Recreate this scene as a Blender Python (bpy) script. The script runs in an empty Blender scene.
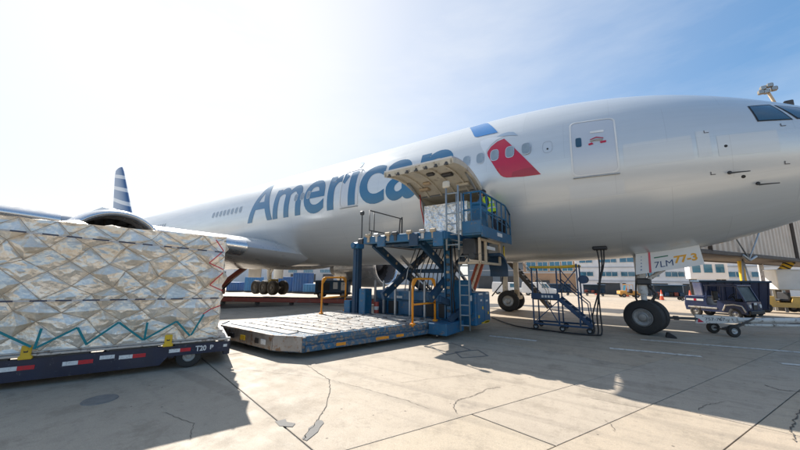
import bpy, bmesh, math, random
from mathutils import Vector, Matrix
random.seed(7)
R = math.radians
sc = bpy.context.scene
col = sc.collection

# ------------------------------------------------------------------ camera
cam = bpy.data.cameras.new('camera')
cam.sensor_width = 36.0
cam.lens = 315.74 / 800 * 36.0
cam.clip_start = 0.05
cam.clip_end = 6000
co = bpy.data.objects.new('camera', cam)
col.objects.link(co)
CR, CU, CF = Vector((0.81717, 0.57633, 0.00829)), Vector((0.08522, -0.13503, 0.98717)), Vector((-0.57006, 0.80598, 0.15945))
m = Matrix((CR, CU, -CF)).transposed().to_4x4()
m.translation = Vector((0, 0, 1.816))
co.matrix_world = m
sc.camera = co

# ------------------------------------------------------------------ sky and sun
SUN = Vector((-1.2, 0.385, 1.0)).normalized()
EL = math.asin(SUN.z)
AZ = math.atan2(SUN.x, SUN.y)           # from +Y towards +X
w = bpy.data.worlds.new('World')
sc.world = w
w.use_nodes = True
nt = w.node_tree
bg = nt.nodes['Background']
sky = nt.nodes.new('ShaderNodeTexSky')
sky.sky_type = 'NISHITA'
sky.sun_disc = False
sky.sun_elevation = EL
sky.sun_rotation = AZ
sky.altitude = 20
sky.air_density = 1.0
sky.dust_density = 1.0
sky.ozone_density = 3.0
hsv = nt.nodes.new('ShaderNodeHueSaturation')
hsv.inputs['Saturation'].default_value = 1.5
hsv.inputs['Value'].default_value = 0.80
gam = nt.nodes.new('ShaderNodeGamma')              # film-like shoulder over the whole sky
gam.inputs['Gamma'].default_value = 0.6
nt.links.new(sky.outputs[0], gam.inputs['Color'])
nt.links.new(gam.outputs[0], hsv.inputs['Color'])
# thin bright haze round the sun and along the horizon, with faint streaks of high cloud
def wn(t): return nt.nodes.new(t)
def wm(op, a, b=None, c=None):
    n = wn('ShaderNodeMath'); n.operation = op
    for k, q in enumerate((a, b, c)):
        if q is None: continue
        if isinstance(q, (int, float)): n.inputs[k].default_value = q
        else: nt.links.new(q, n.inputs[k])
    return n.outputs[0]
wtc = wn('ShaderNodeTexCoord')
dp = wn('ShaderNodeVectorMath'); dp.operation = 'DOT_PRODUCT'; dp.inputs[1].default_value = SUN
nt.links.new(wtc.outputs['Generated'], dp.inputs[0])
ang = wm('DIVIDE', wm('ARCCOSINE', dp.outputs['Value']), math.pi)
rmp = wn('ShaderNodeValToRGB'); rmp.color_ramp.interpolation = 'B_SPLINE'
els = rmp.color_ramp.elements
els[0].position = 0; els[0].color = (1, 1, 1, 1); els[1].position = 1; els[1].color = (.03, .03, .03, 1)
for dg, v in ((14, .93), (22, .80), (30, .66), (44, .46), (60, .22), (74, .03)):
    e = els.new(dg / 180); e.color = (v, v, v, 1)
nt.links.new(ang, rmp.inputs[0])
sp_ = wn('ShaderNodeSeparateXYZ'); nt.links.new(wtc.outputs['Generated'], sp_.inputs[0])
hor = wn('ShaderNodeMapRange'); hor.inputs[1].default_value = 0.0; hor.inputs[2].default_value = 0.42; hor.inputs[3].default_value = 0.55; hor.inputs[4].default_value = 0.0
nt.links.new(sp_.outputs['Z'], hor.inputs[0])
mp_ = wn('ShaderNodeMapping'); mp_.inputs['Scale'].default_value = (1.2, 1.2, 4.5); nt.links.new(wtc.outputs['Generated'], mp_.inputs[0])
cn = wn('ShaderNodeTexNoise'); cn.inputs['Scale'].default_value = 2.4; cn.inputs['Detail'].default_value = 7; cn.inputs['Roughness'].default_value = .58; nt.links.new(mp_.outputs[0], cn.inputs['Vector'])
cl = wn('ShaderNodeMapRange'); cl.inputs[1].default_value = .42; cl.inputs[2].default_value = .72; cl.inputs[3].default_value = -.07; cl.inputs[4].default_value = .09
nt.links.new(cn.outputs['Fac'], cl.inputs[0])
fac = wm('MINIMUM', wm('MAXIMUM', wm('ADD', wm('ADD', rmp.outputs[0], wm('MULTIPLY', hor.outputs[0], wm('SUBTRACT', 1.0, rmp.outputs[0]))), cl.outputs[0]), 0.0), 1.0)
hz = wn('ShaderNodeMix'); hz.data_type = 'RGBA'
nt.links.new(fac, hz.inputs[0]); nt.links.new(hsv.outputs[0], hz.inputs[6]); hz.inputs[7].default_value = (2.32, 2.37, 2.44, 1)
nt.links.new(hz.outputs[2], bg.inputs[0])
bg.inputs[1].default_value = 0.15
sl = bpy.data.lights.new('sun', 'SUN')
sl.energy = 3.2
sl.angle = R(0.53)
sl.color = (1.0, 0.955, 0.885)
so = bpy.data.objects.new('sun', sl)
so.rotation_euler = SUN.to_track_quat('Z', 'Y').to_euler()
so.location = (-40, 20, 60)
col.objects.link(so)
sc.view_settings.view_transform = 'Standard'
sc.view_settings.look = 'None'
sc.view_settings.gamma = 1
sc.view_settings.exposure = 1.5

# ------------------------------------------------------------------ helpers
def link(o, parent=None):
    col.objects.link(o)
    if parent is not None:
        o.parent = parent
    return o

def tag(o, label=None, cat=None, group=None, kind=None):
    if label: o['label'] = label
    if cat: o['category'] = cat
    if group: o['group'] = group
    if kind: o['kind'] = kind
    return o

def empty(name, loc=(0, 0, 0), rz=0, label=None, cat=None, group=None):
    o = bpy.data.objects.new(name, None)
    o.empty_display_size = 0.2
    o.location = loc
    o.rotation_euler = (0, 0, rz)
    link(o)
    return tag(o, label, cat, group)

def copy_tree(o, parent=None):
    c = o.copy()
    link(c, parent)
    for ch in list(o.children):
        copy_tree(ch, c)
    return c

def basis(d):
    d = Vector(d).normalized()
    a = Vector((0, 0, 1)) if abs(d.z) < 0.9 else Vector((1, 0, 0))
    x = d.cross(a).normalized()
    return x, d.cross(x).normalized(), d

class MB:
    def __init__(s):
        s.v = []; s.f = []
    def add(s, vs, fs, M=None):
        n = len(s.v)
        for p in vs:
            p = Vector(p)
            s.v.append(tuple(M @ p) if M is not None else tuple(p))
        s.f += [tuple(i + n for i in f) for f in fs]
        return s
    def box(s, c, size, b=0.0, M=None, rz=0.0):
        """chamfered box, centre c, full size"""
        h = [x / 2 for x in size]
        b = min(b, min(h) * 0.6)
        T = Matrix.Translation(Vector(c)) @ Matrix.Rotation(rz, 4, 'Z')
        if M is not None: T = M @ T
        if b <= 0:
            vs = [(x * h[0], y * h[1], z * h[2]) for x in (-1, 1) for y in (-1, 1) for z in (-1, 1)]
            fs = [(0, 1, 3, 2), (4, 6, 7, 5), (0, 4, 5, 1), (2, 3, 7, 6), (0, 2, 6, 4), (1, 5, 7, 3)]
            return s.add(vs, fs, T)
        vs = []; ix = {}
        for sx in (-1, 1):
            for sy in (-1, 1):
                for sz in (-1, 1):
                    sg = (sx, sy, sz)
                    for a in range(3):
                        ix[(sg, a)] = len(vs)
                        vs.append(tuple(sg[k] * (h[k] if k == a else h[k] - b) for k in range(3)))
        fs = []
        for a in range(3):
            o1, o2 = [k for k in range(3) if k != a]
            for sgn in (-1, 1):
                q = []
                for (p, r) in ((-1, -1), (1, -1), (1, 1), (-1, 1)):
                    t = [0, 0, 0]; t[a] = sgn; t[o1] = p; t[o2] = r
                    q.append(ix[(tuple(t), a)])
                fs.append(tuple(q))
            for p in (-1, 1):
                for r in (-1, 1):
                    t1 = [0, 0, 0]; t1[a] = -1; t1[o1] = p; t1[o2] = r
                    t2 = list(t1); t2[a] = 1
                    t1 = tuple(t1); t2 = tuple(t2)
                    fs.append((ix[(t1, o1)], ix[(t2, o1)], ix[(t2, o2)], ix[(t1, o2)]))
        for k in {kk[0] for kk in ix}:
            fs.append((ix[(k, 0)], ix[(k, 1)], ix[(k, 2)]))
        return s.add(vs, fs, T)
    def span(s, a, b, bev=0.0):
        c = [(x + y) / 2 for x, y in zip(a, b)]
        return s.box(c, [abs(y - x) for x, y in zip(a, b)], bev)
    def beam(s, p0, p1, wd, ht, bev=0.0, up=(0, 0, 1)):
        p0, p1 = Vector(p0), Vector(p1)
        d = p1 - p0
        L = d.length
        d.normalize()
        u = Vector(up)
        if abs(d.dot(u)) > 0.95: u = Vector((1, 0, 0))
        x = d.cross(u).normalized(); z = x.cross(d).normalized()
        T = Matrix((x, d, z)).transposed().to_4x4()
        T.translation = (p0 + p1) / 2
        return s.box((0, 0, 0), (wd, L, ht), bev, T)
    def cyl(s, p0, p1, r0, r1=None, n=12, caps=True):
        if r1 is None: r1 = r0
        p0, p1 = Vector(p0), Vector(p1)
        x, y, _ = basis(p1 - p0)
        vs = []
        for P, r in ((p0, r0), (p1, r1)):
            for i in range(n):
                t = 2 * math.pi * i / n
                vs.append(P + x * math.cos(t) * r + y * math.sin(t) * r)
        fs = [(i, (i + 1) % n, n + (i + 1) % n, n + i) for i in range(n)]
        if caps: fs += [tuple(range(n - 1, -1, -1)), tuple(range(n, 2 * n))]
        return s.add(vs, fs)
    def tube(s, pts, r, n=8, closed=False):
        pts = [Vector(p) for p in pts]
        N = len(pts); vs = []
        px = None
        for i, P in enumerate(pts):
            if closed: d = pts[(i + 1) % N] - pts[i - 1]
            else: d = pts[min(i + 1, N - 1)] - pts[max(i - 1, 0)]
            d.normalize()
            if px is None: x, y, _ = basis(d)
            else:
                x = (px - d * px.dot(d)).normalized(); y = d.cross(x)
            px = x
            rr = r[i] if isinstance(r, (list, tuple)) else r
            for k in range(n):
                t = 2 * math.pi * k / n
                vs.append(P + x * math.cos(t) * rr + y * math.sin(t) * rr)
        fs = []
        for i in range(N if closed else N - 1):
            j = (i + 1) % N
            for k in range(n):
                l = (k + 1) % n
                fs.append((i * n + k, i * n + l, j * n + l, j * n + k))
        if not closed: fs += [tuple(range(n - 1, -1, -1)), tuple(range((N - 1) * n, N * n))]
        return s.add(vs, fs)
    def lathe(s, org, axis, prof, n=32, close=False):
        """prof: (distance along axis, radius)"""
        org = Vector(org); x, y, d = basis(axis)
        vs = []; fs = []
        for (t, r) in prof:
            for k in range(n):
                a = 2 * math.pi * k / n
                vs.append(org + d * t + x * math.cos(a) * r + y * math.sin(a) * r)
        P = len(prof)
        for i in range(P if close else P - 1):
            j = (i + 1) % P
            for k in range(n):
                l = (k + 1) % n
                fs.append((i * n + k, i * n + l, j * n + l, j * n + k))
        return s.add(vs, fs)
    def prism(s, poly, z0, z1):
        n = len(poly)
        vs = [(p[0], p[1], z0) for p in poly] + [(p[0], p[1], z1) for p in poly]
        fs = [(i, (i + 1) % n, n + (i + 1) % n, n + i) for i in range(n)] + [tuple(range(n - 1, -1, -1)), tuple(range(n, 2 * n))]
        return s.add(vs, fs)
    def loft(s, rings, caps=True):
        n = len(rings[0]); b = len(s.v)
        vs = [q for r in rings for q in r]; fs = []
        for i in range(len(rings) - 1):
            for k in range(n):
                l = (k + 1) % n
                fs.append((i * n + k, i * n + l, (i + 1) * n + l, (i + 1) * n + k))
        if caps: fs += [tuple(range(n - 1, -1, -1)), tuple(range((len(rings) - 1) * n, len(rings) * n))]
        return s.add(vs, fs)
    def mesh(s, name, smooth=0, normals=True):
        me = bpy.data.meshes.new(name)
        me.from_pydata(s.v, [], s.f)
        if normals:
            bm = bmesh.new(); bm.from_mesh(me)
            bmesh.ops.recalc_face_normals(bm, faces=bm.faces)
            bm.to_mesh(me); bm.free()
        if smooth:
            me.shade_smooth()
            if smooth is not True:
                me.set_sharp_from_angle(angle=R(smooth))
        me.update()
        return me
    def build(s, name, mat, parent=None, smooth=0, normals=True):
        me = s.mesh(name, smooth, normals)
        if mat is not None: me.materials.append(mat)
        return link(bpy.data.objects.new(name, me), parent)

def inst(name, me, parent=None, loc=(0, 0, 0), rot=(0, 0, 0), scale=None):
    o = bpy.data.objects.new(name, me)
    o.location = loc; o.rotation_euler = rot
    if scale: o.scale = scale
    return link(o, parent)

# ------------------------------------------------------------------ materials
MATS = {}
def mat(name, c, rough=0.5, metal=0.0, var=0.12, vscale=3.0, bump=0.0, bscale=40.0, wear=None, wamt=0.0, wscale=2.5, coat=0.0, spec=0.5, dirt=0.0, rvar=1.0):
    """painted / metal / rubber surface: colour mottling, worn patches, dust and fine relief"""
    if name in MATS: return MATS[name]
    M = bpy.data.materials.new(name); M.use_nodes = True
    t = M.node_tree; N = t.nodes; L = t.links
    b = N['Principled BSDF']
    tc = N.new('ShaderNodeTexCoord')
    nz = N.new('ShaderNodeTexNoise'); nz.inputs['Scale'].default_value = vscale; nz.inputs['Detail'].default_value = 6; nz.inputs['Roughness'].default_value = 0.62
    L.new(tc.outputs['Object'], nz.inputs['Vector'])
    rp = N.new('ShaderNodeMapRange'); rp.inputs[1].default_value = 0.3; rp.inputs[2].default_value = 0.7
    rp.inputs[3].default_value = 1 - var; rp.inputs[4].default_value = 1 + var
    L.new(nz.outputs['Fac'], rp.inputs[0])
    mx = N.new('ShaderNodeMix'); mx.data_type = 'RGBA'; mx.blend_type = 'MULTIPLY'; mx.inputs[0].default_value = 1
    mx.inputs[6].default_value = (*c, 1)
    L.new(rp.outputs[0], mx.inputs[7])
    out = mx.outputs[2]
    if wear is not None and wamt > 0:
        n2 = N.new('ShaderNodeTexNoise'); n2.inputs['Scale'].default_value = wscale; n2.inputs['Detail'].default_value = 9; n2.inputs['Roughness'].default_value = 0.72
        L.new(tc.outputs['Object'], n2.inputs['Vector'])
        r2 = N.new('ShaderNodeMapRange'); r2.inputs[1].default_value = 0.66 - wamt * 0.3; r2.inputs[2].default_value = 0.72 - wamt * 0.3
        L.new(n2.outputs['Fac'], r2.inputs[0])
        m2 = N.new('ShaderNodeMix'); m2.data_type = 'RGBA'
        L.new(r2.outputs[0], m2.inputs[0]); L.new(out, m2.inputs[6]); m2.inputs[7].default_value = (*wear, 1)
        out = m2.outputs[2]
    if dirt > 0:
        n3 = N.new('ShaderNodeTexNoise'); n3.inputs['Scale'].default_value = 1.1; n3.inputs['Detail'].default_value = 8
        L.new(tc.outputs['Object'], n3.inputs['Vector'])
        r3 = N.new('ShaderNodeMapRange'); r3.inputs[1].default_value = 0.4; r3.inputs[2].default_value = 0.75; r3.inputs[4].default_value = dirt
        L.new(n3.outputs['Fac'], r3.inputs[0])
        m3 = N.new('ShaderNodeMix'); m3.data_type = 'RGBA'
        L.new(r3.outputs[0], m3.inputs[0]); L.new(out, m3.inputs[6]); m3.inputs[7].default_value = (0.16, 0.135, 0.105, 1)
        out = m3.outputs[2]
    L.new(out, b.inputs['Base Color'])
    r4 = N.new('ShaderNodeMapRange'); r4.inputs[1].default_value = 0.3; r4.inputs[2].default_value = 0.7
    r4.inputs[3].default_value = max(0.02, rough - 0.1 * rvar); r4.inputs[4].default_value = min(1, rough + 0.12 * rvar)
    L.new(nz.outputs['Fac'], r4.inputs[0]); L.new(r4.outputs[0], b.inputs['Roughness'])
    b.inputs['Metallic'].default_value = metal
    b.inputs['Coat Weight'].default_value = coat
    b.inputs['Coat Roughness'].default_value = 0.12
    b.inputs['Specular IOR Level'].default_value = spec
    if bump > 0:
        n5 = N.new('ShaderNodeTexNoise'); n5.inputs['Scale'].default_value = bscale; n5.inputs['Detail'].default_value = 4
        L.new(tc.outputs['Object'], n5.inputs['Vector'])
        bp = N.new('ShaderNodeBump'); bp.inputs['Strength'].default_value = bump; bp.inputs['Distance'].default_value = 0.02
        L.new(n5.outputs['Fac'], bp.inputs['Height']); L.new(bp.outputs['Normal'], b.inputs['Normal'])
    MATS[name] = M
    return M

def concrete_mat():
    M = bpy.data.materials.new('concrete'); M.use_nodes = True
    t = M.node_tree; N = t.nodes; L = t.links; b = N['Principled BSDF']
    g = N.new('ShaderNodeNewGeometry'); oi = N.new('ShaderNodeObjectInfo')
    def noise(s, d=7, r=0.6):
        n = N.new('ShaderNodeTexNoise'); n.inputs['Scale'].default_value = s; n.inputs['Detail'].default_value = d; n.inputs['Roughness'].default_value = r
        L.new(g.outputs['Position'], n.inputs['Vector']); return n.outputs['Fac']
    def rng(src, a, c, lo, hi):
        n = N.new('ShaderNodeMapRange'); n.inputs[1].default_value = a; n.inputs[2].default_value = c; n.inputs[3].default_value = lo; n.inputs[4].default_value = hi
        L.new(src, n.inputs[0]); return n.outputs[0]
    def mixc(f, A, B, mode='MIX'):
        n = N.new('ShaderNodeMix'); n.data_type = 'RGBA'; n.blend_type = mode
        for s_, k in ((f, 0), (A, 6), (B, 7)):
            if isinstance(s_, (int, float)): n.inputs[k].default_value = s_
            elif isinstance(s_, tuple): n.inputs[k].default_value = (*s_, 1)
            else: L.new(s_, n.inputs[k])
        return n.outputs[2]
    c = mixc(rng(noise(0.55), 0.35, 0.68, 0, 1), (0.50, 0.418, 0.307), (0.41, 0.330, 0.232))
    rnd2 = N.new('ShaderNodeMath'); rnd2.operation = 'FRACT'; rm_ = N.new('ShaderNodeMath'); rm_.operation = 'MULTIPLY'; rm_.inputs[1].default_value = 17.3
    L.new(oi.outputs['Random'], rm_.inputs[0]); L.new(rm_.outputs[0], rnd2.inputs[0])
    c = mixc(rng(oi.outputs['Random'], 0, 1, 0, 0.8), c, (0.47, 0.355, 0.25))
    c = mixc(rng(rnd2.outputs[0], 0, 1, 0, 0.45), c, (0.40, 0.37, 0.325))
    c = mixc(rng(noise(2.6, 10, 0.7), 0.5, 0.72, 0, 0.55), c, (0.27, 0.221, 0.168))      # stains
    c = mixc(rng(noise(9, 8, 0.75), 0.54, 0.68, 0, 0.6), c, (0.22, 0.182, 0.140))
    c = mixc(rng(noise(60, 3, 0.6), 0.35, 0.65, 0, 0.55), c, (0.33, 0.280, 0.218))      # sand grain
    c = mixc(rng(noise(0.17, 6, 0.6), 0.5, 0.7, 0, 0.45), c, (0.30, 0.256, 0.200))        # broad traffic film
    c = mixc(rng(noise(1.1, 12, 0.78), 0.52, 0.60, 0, 0.55), c, (0.25, 0.207, 0.154))      # scuffed film with hard edges
    c = mixc(rng(noise(22, 6, 0.8), 0.62, 0.70, 0, 0.6), c, (0.15, 0.123, 0.093))          # grit
    wv = N.new('ShaderNodeMapping'); wv.inputs['Rotation'].default_value = (0, 0, R(22)); wv.inputs['Scale'].default_value = (0.10, 2.6, 1); L.new(g.outputs['Position'], wv.inputs['Vector'])
    tn = N.new('ShaderNodeTexNoise'); tn.inputs['Scale'].default_value = 1.3; tn.inputs['Detail'].default_value = 7; L.new(wv.outputs[0], tn.inputs['Vector'])
    c = mixc(rng(tn.outputs['Fac'], 0.55, 0.67, 0, 0.34), c, (0.20, 0.167, 0.131))          # tyre tracks
    c = mixc(rng(noise(130, 3, 0.7), 0.56, 0.66, 0, 0.55), c, (0.17, 0.143, 0.11))        # exposed aggregate
    c = mixc(rng(noise(95, 3, 0.7), 0.58, 0.68, 0, 0.5), c, (0.62, 0.55, 0.45))
    c = mixc(rng(noise(0.8, 9, 0.7), 0.60, 0.68, 0, 0.5), c, (0.16, 0.135, 0.11))          # dark spills
    v = N.new('ShaderNodeTexVoronoi'); v.inputs['Scale'].default_value = 3.2; L.new(g.outputs['Position'], v.inputs['Vector'])
    c = mixc(rng(v.outputs['Distance'], 0.035, 0.06, 0.75, 0), c, (0.07, 0.059, 0.047))    # oil drips
    L.new(c, b.inputs['Base Color'])
    L.new(rng(noise(3.0), 0.3, 0.7, 0.62, 0.9), b.inputs['Roughness'])
    bp = N.new('ShaderNodeBump'); bp.inputs['Strength'].default_value = 0.35; bp.inputs['Distance'].default_value = 0.01
    L.new(noise(45, 8, 0.7), bp.inputs['Height']); L.new(bp.outputs['Normal'], b.inputs['Normal'])
    return M

def foil_mat(name, c, rough, cool=0.5):
    M = bpy.data.materials.new(name); M.use_nodes = True
    t = M.node_tree; N = t.nodes; L = t.links; b = N['Principled BSDF']
    tc = N.new('ShaderNodeTexCoord')
    n = N.new('ShaderNodeTexNoise'); n.inputs['Scale'].default_value = 2.2; n.inputs['Detail'].default_value = 5
    L.new(tc.outputs['Object'], n.inputs['Vector'])
    mx = N.new('ShaderNodeMix'); mx.data_type = 'RGBA'
    rp = N.new('ShaderNodeMapRange'); rp.inputs[1].default_value = 0.35; rp.inputs[2].default_value = 0.68
    L.new(n.outputs['Fac'], rp.inputs[0]); L.new(rp.outputs[0], mx.inputs[0])
    mx.inputs[6].default_value = (*c, 1); mx.inputs[7].default_value = (c[0] * 0.82, c[1] * 0.76, c[2] * 0.68, 1)
    L.new(mx.outputs[2], b.inputs['Base Color'])
    b.inputs['Metallic'].default_value = cool; b.inputs['Roughness'].default_value = rough
    w_ = N.new('ShaderNodeTexVoronoi'); w_.inputs['Scale'].default_value = 13; w_.feature = 'F1'
    n2 = N.new('ShaderNodeTexNoise'); n2.inputs['Scale'].default_value = 26; n2.inputs['Detail'].default_value = 5
    L.new(tc.outputs['Object'], w_.inputs['Vector']); L.new(tc.outputs['Object'], n2.inputs['Vector'])
    ad = N.new('ShaderNodeMath'); ad.operation = 'ADD'; L.new(w_.outputs['Distance'], ad.inputs[0]); L.new(n2.outputs['Fac'], ad.inputs[1])
    bp = N.new('ShaderNodeBump'); bp.inputs['Strength'].default_value = 0.45; bp.inputs['Distance'].default_value = 0.025
    L.new(ad.outputs[0], bp.inputs['Height']); L.new(bp.outputs['Normal'], b.inputs['Normal'])
    return M

def silver_mat(name, c, rough, metal):
    """mica paint: plate-to-plate tone, hairline joints and faint streaks along the airflow"""
    M = bpy.data.materials.new(name); M.use_nodes = True
    t = M.node_tree; N = t.nodes; L = t.links; b = N['Principled BSDF']
    g = N.new('ShaderNodeNewGeometry'); sp = N.new('ShaderNodeSeparateXYZ'); L.new(g.outputs['Position'], sp.inputs[0])
    def ma(op, a, c_=None, d=None):
        n = N.new('ShaderNodeMath'); n.operation = op
        for k, q in enumerate((a, c_, d)):
            if q is None: continue
            if isinstance(q, (int, float)): n.inputs[k].default_value = q
            else: L.new(q, n.inputs[k])
        return n.outputs[0]
    ang = ma('ARCTAN2', ma('SUBTRACT', sp.outputs['Z'], 5.516), ma('SUBTRACT', 13.724, sp.outputs['Y']))
    cb = N.new('ShaderNodeCombineXYZ'); L.new(ma('MULTIPLY', sp.outputs['X'], 0.4), cb.inputs[0]); L.new(ma('MULTIPLY', ang, 2.05), cb.inputs[1])
    br = N.new('ShaderNodeTexBrick'); L.new(cb.outputs[0], br.inputs['Vector'])
    br.inputs['Color1'].default_value = (.975, .975, .975, 1); br.inputs['Color2'].default_value = (1.02, 1.02, 1.02, 1); br.inputs['Mortar'].default_value = (.90, .90, .90, 1)
    br.inputs['Scale'].default_value = 1; br.inputs['Mortar Size'].default_value = .0035; br.inputs['Brick Width'].default_value = 1.0; br.inputs['Row Height'].default_value = .9
    cs = N.new('ShaderNodeCombineXYZ'); L.new(ma('MULTIPLY', sp.outputs['X'], 0.22), cs.inputs[0]); L.new(ma('MULTIPLY', ang, 7.0), cs.inputs[1])
    nz = N.new('ShaderNodeTexNoise'); nz.inputs['Scale'].default_value = 2.2; nz.inputs['Detail'].default_value = 6; L.new(cs.outputs[0], nz.inputs['Vector'])
    r = N.new('ShaderNodeMapRange'); r.inputs[1].default_value = .35; r.inputs[2].default_value = .7; r.inputs[3].default_value = 1.015; r.inputs[4].default_value = .965; L.new(nz.outputs['Fac'], r.inputs[0])
    m1 = N.new('ShaderNodeMix'); m1.data_type = 'RGBA'; m1.blend_type = 'MULTIPLY'; m1.inputs[0].default_value = 1; m1.inputs[6].default_value = (*c, 1); L.new(br.outputs['Color'], m1.inputs[7])
    m2 = N.new('ShaderNodeMix'); m2.data_type = 'RGBA'; m2.blend_type = 'MULTIPLY'; m2.inputs[0].default_value = 1; L.new(m1.outputs[2], m2.inputs[6]); L.new(r.outputs[0], m2.inputs[7])
    L.new(m2.outputs[2], b.inputs['Base Color'])
    r2 = N.new('ShaderNodeMapRange'); r2.inputs[1].default_value = .35; r2.inputs[2].default_value = .7; r2.inputs[3].default_value = rough - .03; r2.inputs[4].default_value = rough + .05; L.new(nz.outputs['Fac'], r2.inputs[0])
    L.new(r2.outputs[0], b.inputs['Roughness']); b.inputs['Metallic'].default_value = metal; b.inputs['Coat Weight'].default_value = .35; b.inputs['Coat Roughness'].default_value = .15
    n3 = N.new('ShaderNodeTexNoise'); n3.inputs['Scale'].default_value = 1.1; n3.inputs['Detail'].default_value = 2; L.new(g.outputs['Position'], n3.inputs['Vector'])
    bp = N.new('ShaderNodeBump'); bp.inputs['Strength'].default_value = .12; bp.inputs['Distance'].default_value = .03; L.new(n3.outputs['Fac'], bp.inputs['Height']); L.new(bp.outputs['Normal'], b.inputs['Normal'])
    MATS[name] = M
    return M
SILVER = silver_mat('silver_paint', (0.62, 0.645, 0.65), 0.31, 0.36)
SILVER2 = mat('silver_paint_worn', (0.58, 0.595, 0.615), 0.32, 0.3, 0.02, 0.6, coat=0.4, rvar=0.0)
GREYWING = mat('wing_grey', (0.44, 0.45, 0.46), 0.3, 0.25, 0.06, 0.8, coat=0.3)
CHROME = mat('polished_lip', (0.66, 0.67, 0.68), 0.24, 0.85, 0.03, 2)
WHITE = mat('white_paint', (0.76, 0.76, 0.74), 0.38, 0, 0.05, 2, dirt=0.18)
WHITEW = mat('white_paint_worn', (0.66, 0.65, 0.62), 0.5, 0, 0.1, 3, wear=(0.2, 0.17, 0.14), wamt=0.35, wscale=7, dirt=0.3)
BLUE_L = mat('letter_blue', (0.022, 0.15, 0.285), 0.25, 0.15, 0.04, 1, coat=0.5, rvar=0.0)
BLUE_F = mat('flight_blue', (0.0, 0.17, 0.46), 0.25, 0.1, 0.05, 1, coat=0.5, rvar=0.0)
RED_F = mat('flight_red', (0.50, 0.012, 0.045), 0.28, 0.1, 0.1, 1.2, coat=0.5, rvar=0.0)
GREY_F = mat('flight_grey', (0.36, 0.45, 0.54), 0.28, 0.3, 0.05, 1, coat=0.5, rvar=0.0)
LOADBLUE = mat('loader_blue', (0.009, 0.115, 0.235), 0.42, 0.0, 0.2, 2.5, wear=(0.16, 0.13, 0.11), wamt=0.27, wscale=9, dirt=0.22, bump=0.08)
LOADBLUE2 = mat('loader_blue_worn', (0.012, 0.10, 0.19), 0.5, 0.0, 0.2, 2.5, wear=(0.27, 0.205, 0.155), wamt=0.50, wscale=11, dirt=0.35, bump=0.1)
LOADDARK = mat('loader_dark_blue', (0.007, 0.045, 0.095), 0.5, 0.0, 0.2, 3, wear=(0.11, 0.10, 0.09), wamt=0.15, wscale=6, dirt=0.2)
NAVY = mat('navy_frame', (0.010, 0.015, 0.042), 0.45, 0.0, 0.2, 3, wear=(0.12, 0.12, 0.13), wamt=0.22, wscale=8, dirt=0.15)
TUGBLUE = mat('tug_blue', (0.008, 0.022, 0.08), 0.35, 0.0, 0.12, 3, dirt=0.2, coat=0.3)
STANDBLUE = mat('stand_blue', (0.008, 0.05, 0.12), 0.45, 0, 0.15, 4, wear=(0.18, 0.15, 0.12), wamt=0.15, wscale=9)
ALU = mat('worn_aluminium', (0.50, 0.48, 0.45), 0.40, 0.5, 0.18, 5, wear=(0.24, 0.19, 0.15), wamt=0.42, wscale=5, bump=0.1)
STEEL = mat('galvanised_steel', (0.42, 0.43, 0.43), 0.42, 0.7, 0.15, 6)
DARKSTEEL = mat('dark_steel', (0.06, 0.062, 0.066), 0.5, 0.4, 0.25, 6, dirt=0.25)
BLACK = mat('black_plastic', (0.015, 0.015, 0.017), 0.55, 0, 0.2, 5, dirt=0.12)
RUBBER = mat('tyre_rubber', (0.018, 0.018, 0.019), 0.75, 0, 0.25, 8, bump=0.25, bscale=60, dirt=0.25)
ORANGE = mat('safety_orange', (0.72, 0.27, 0.012), 0.42, 0, 0.12, 5, wear=(0.28, 0.2, 0.12), wamt=0.2, wscale=9)
YELLOW = mat('safety_yellow', (0.75, 0.47, 0.02), 0.45, 0, 0.12, 4, wear=(0.3, 0.25, 0.16), wamt=0.2, wscale=8, dirt=0.1)
CREAM = mat('door_lining', (0.60, 0.545, 0.435), 0.55, 0, 0.12, 3, wear=(0.36, 0.31, 0.24), wamt=0.25, wscale=5, dirt=0.25)
TANFRAME = mat('tan_frame', (0.47, 0.36, 0.235), 0.55, 0, 0.15, 4, wear=(0.2, 0.16, 0.12), wamt=0.25, wscale=8)
GLASS = mat('cockpit_glass', (0.012, 0.05, 0.085), 0.06, 0.0, 0.1, 2, spec=0.9, coat=1.0)
PANE = mat('window_pane', (0.24, 0.30, 0.35), 0.12, 0.0, 0.1, 4, spec=0.8)
BGLASS = mat('building_glass', (0.025, 0.14, 0.23), 0.08, 0.2, 0.3, 0.8, spec=0.9)
REDBROWN = mat('rust_red_paint', (0.26, 0.05, 0.03), 0.55, 0, 0.2, 3, wear=(0.2, 0.13, 0.1), wamt=0.3, wscale=5, dirt=0.2)
CONC = concrete_mat()
LINE = mat('road_paint', (0.66, 0.64, 0.59), 0.7, 0, 0.12, 6, wear=(0.3, 0.26, 0.21), wamt=0.45, wscale=9)
TAR = mat('tar', (0.07, 0.062, 0.053), 0.6, 0, 0.3, 12)
CRACK = mat('crack_shadow', (0.10, 0.085, 0.07), .9, 0, .3, 12)
GREYTAR = mat('patch_mortar', (0.19, 0.18, 0.165), 0.85, 0, 0.2, 12, bump=0.2)
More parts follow.
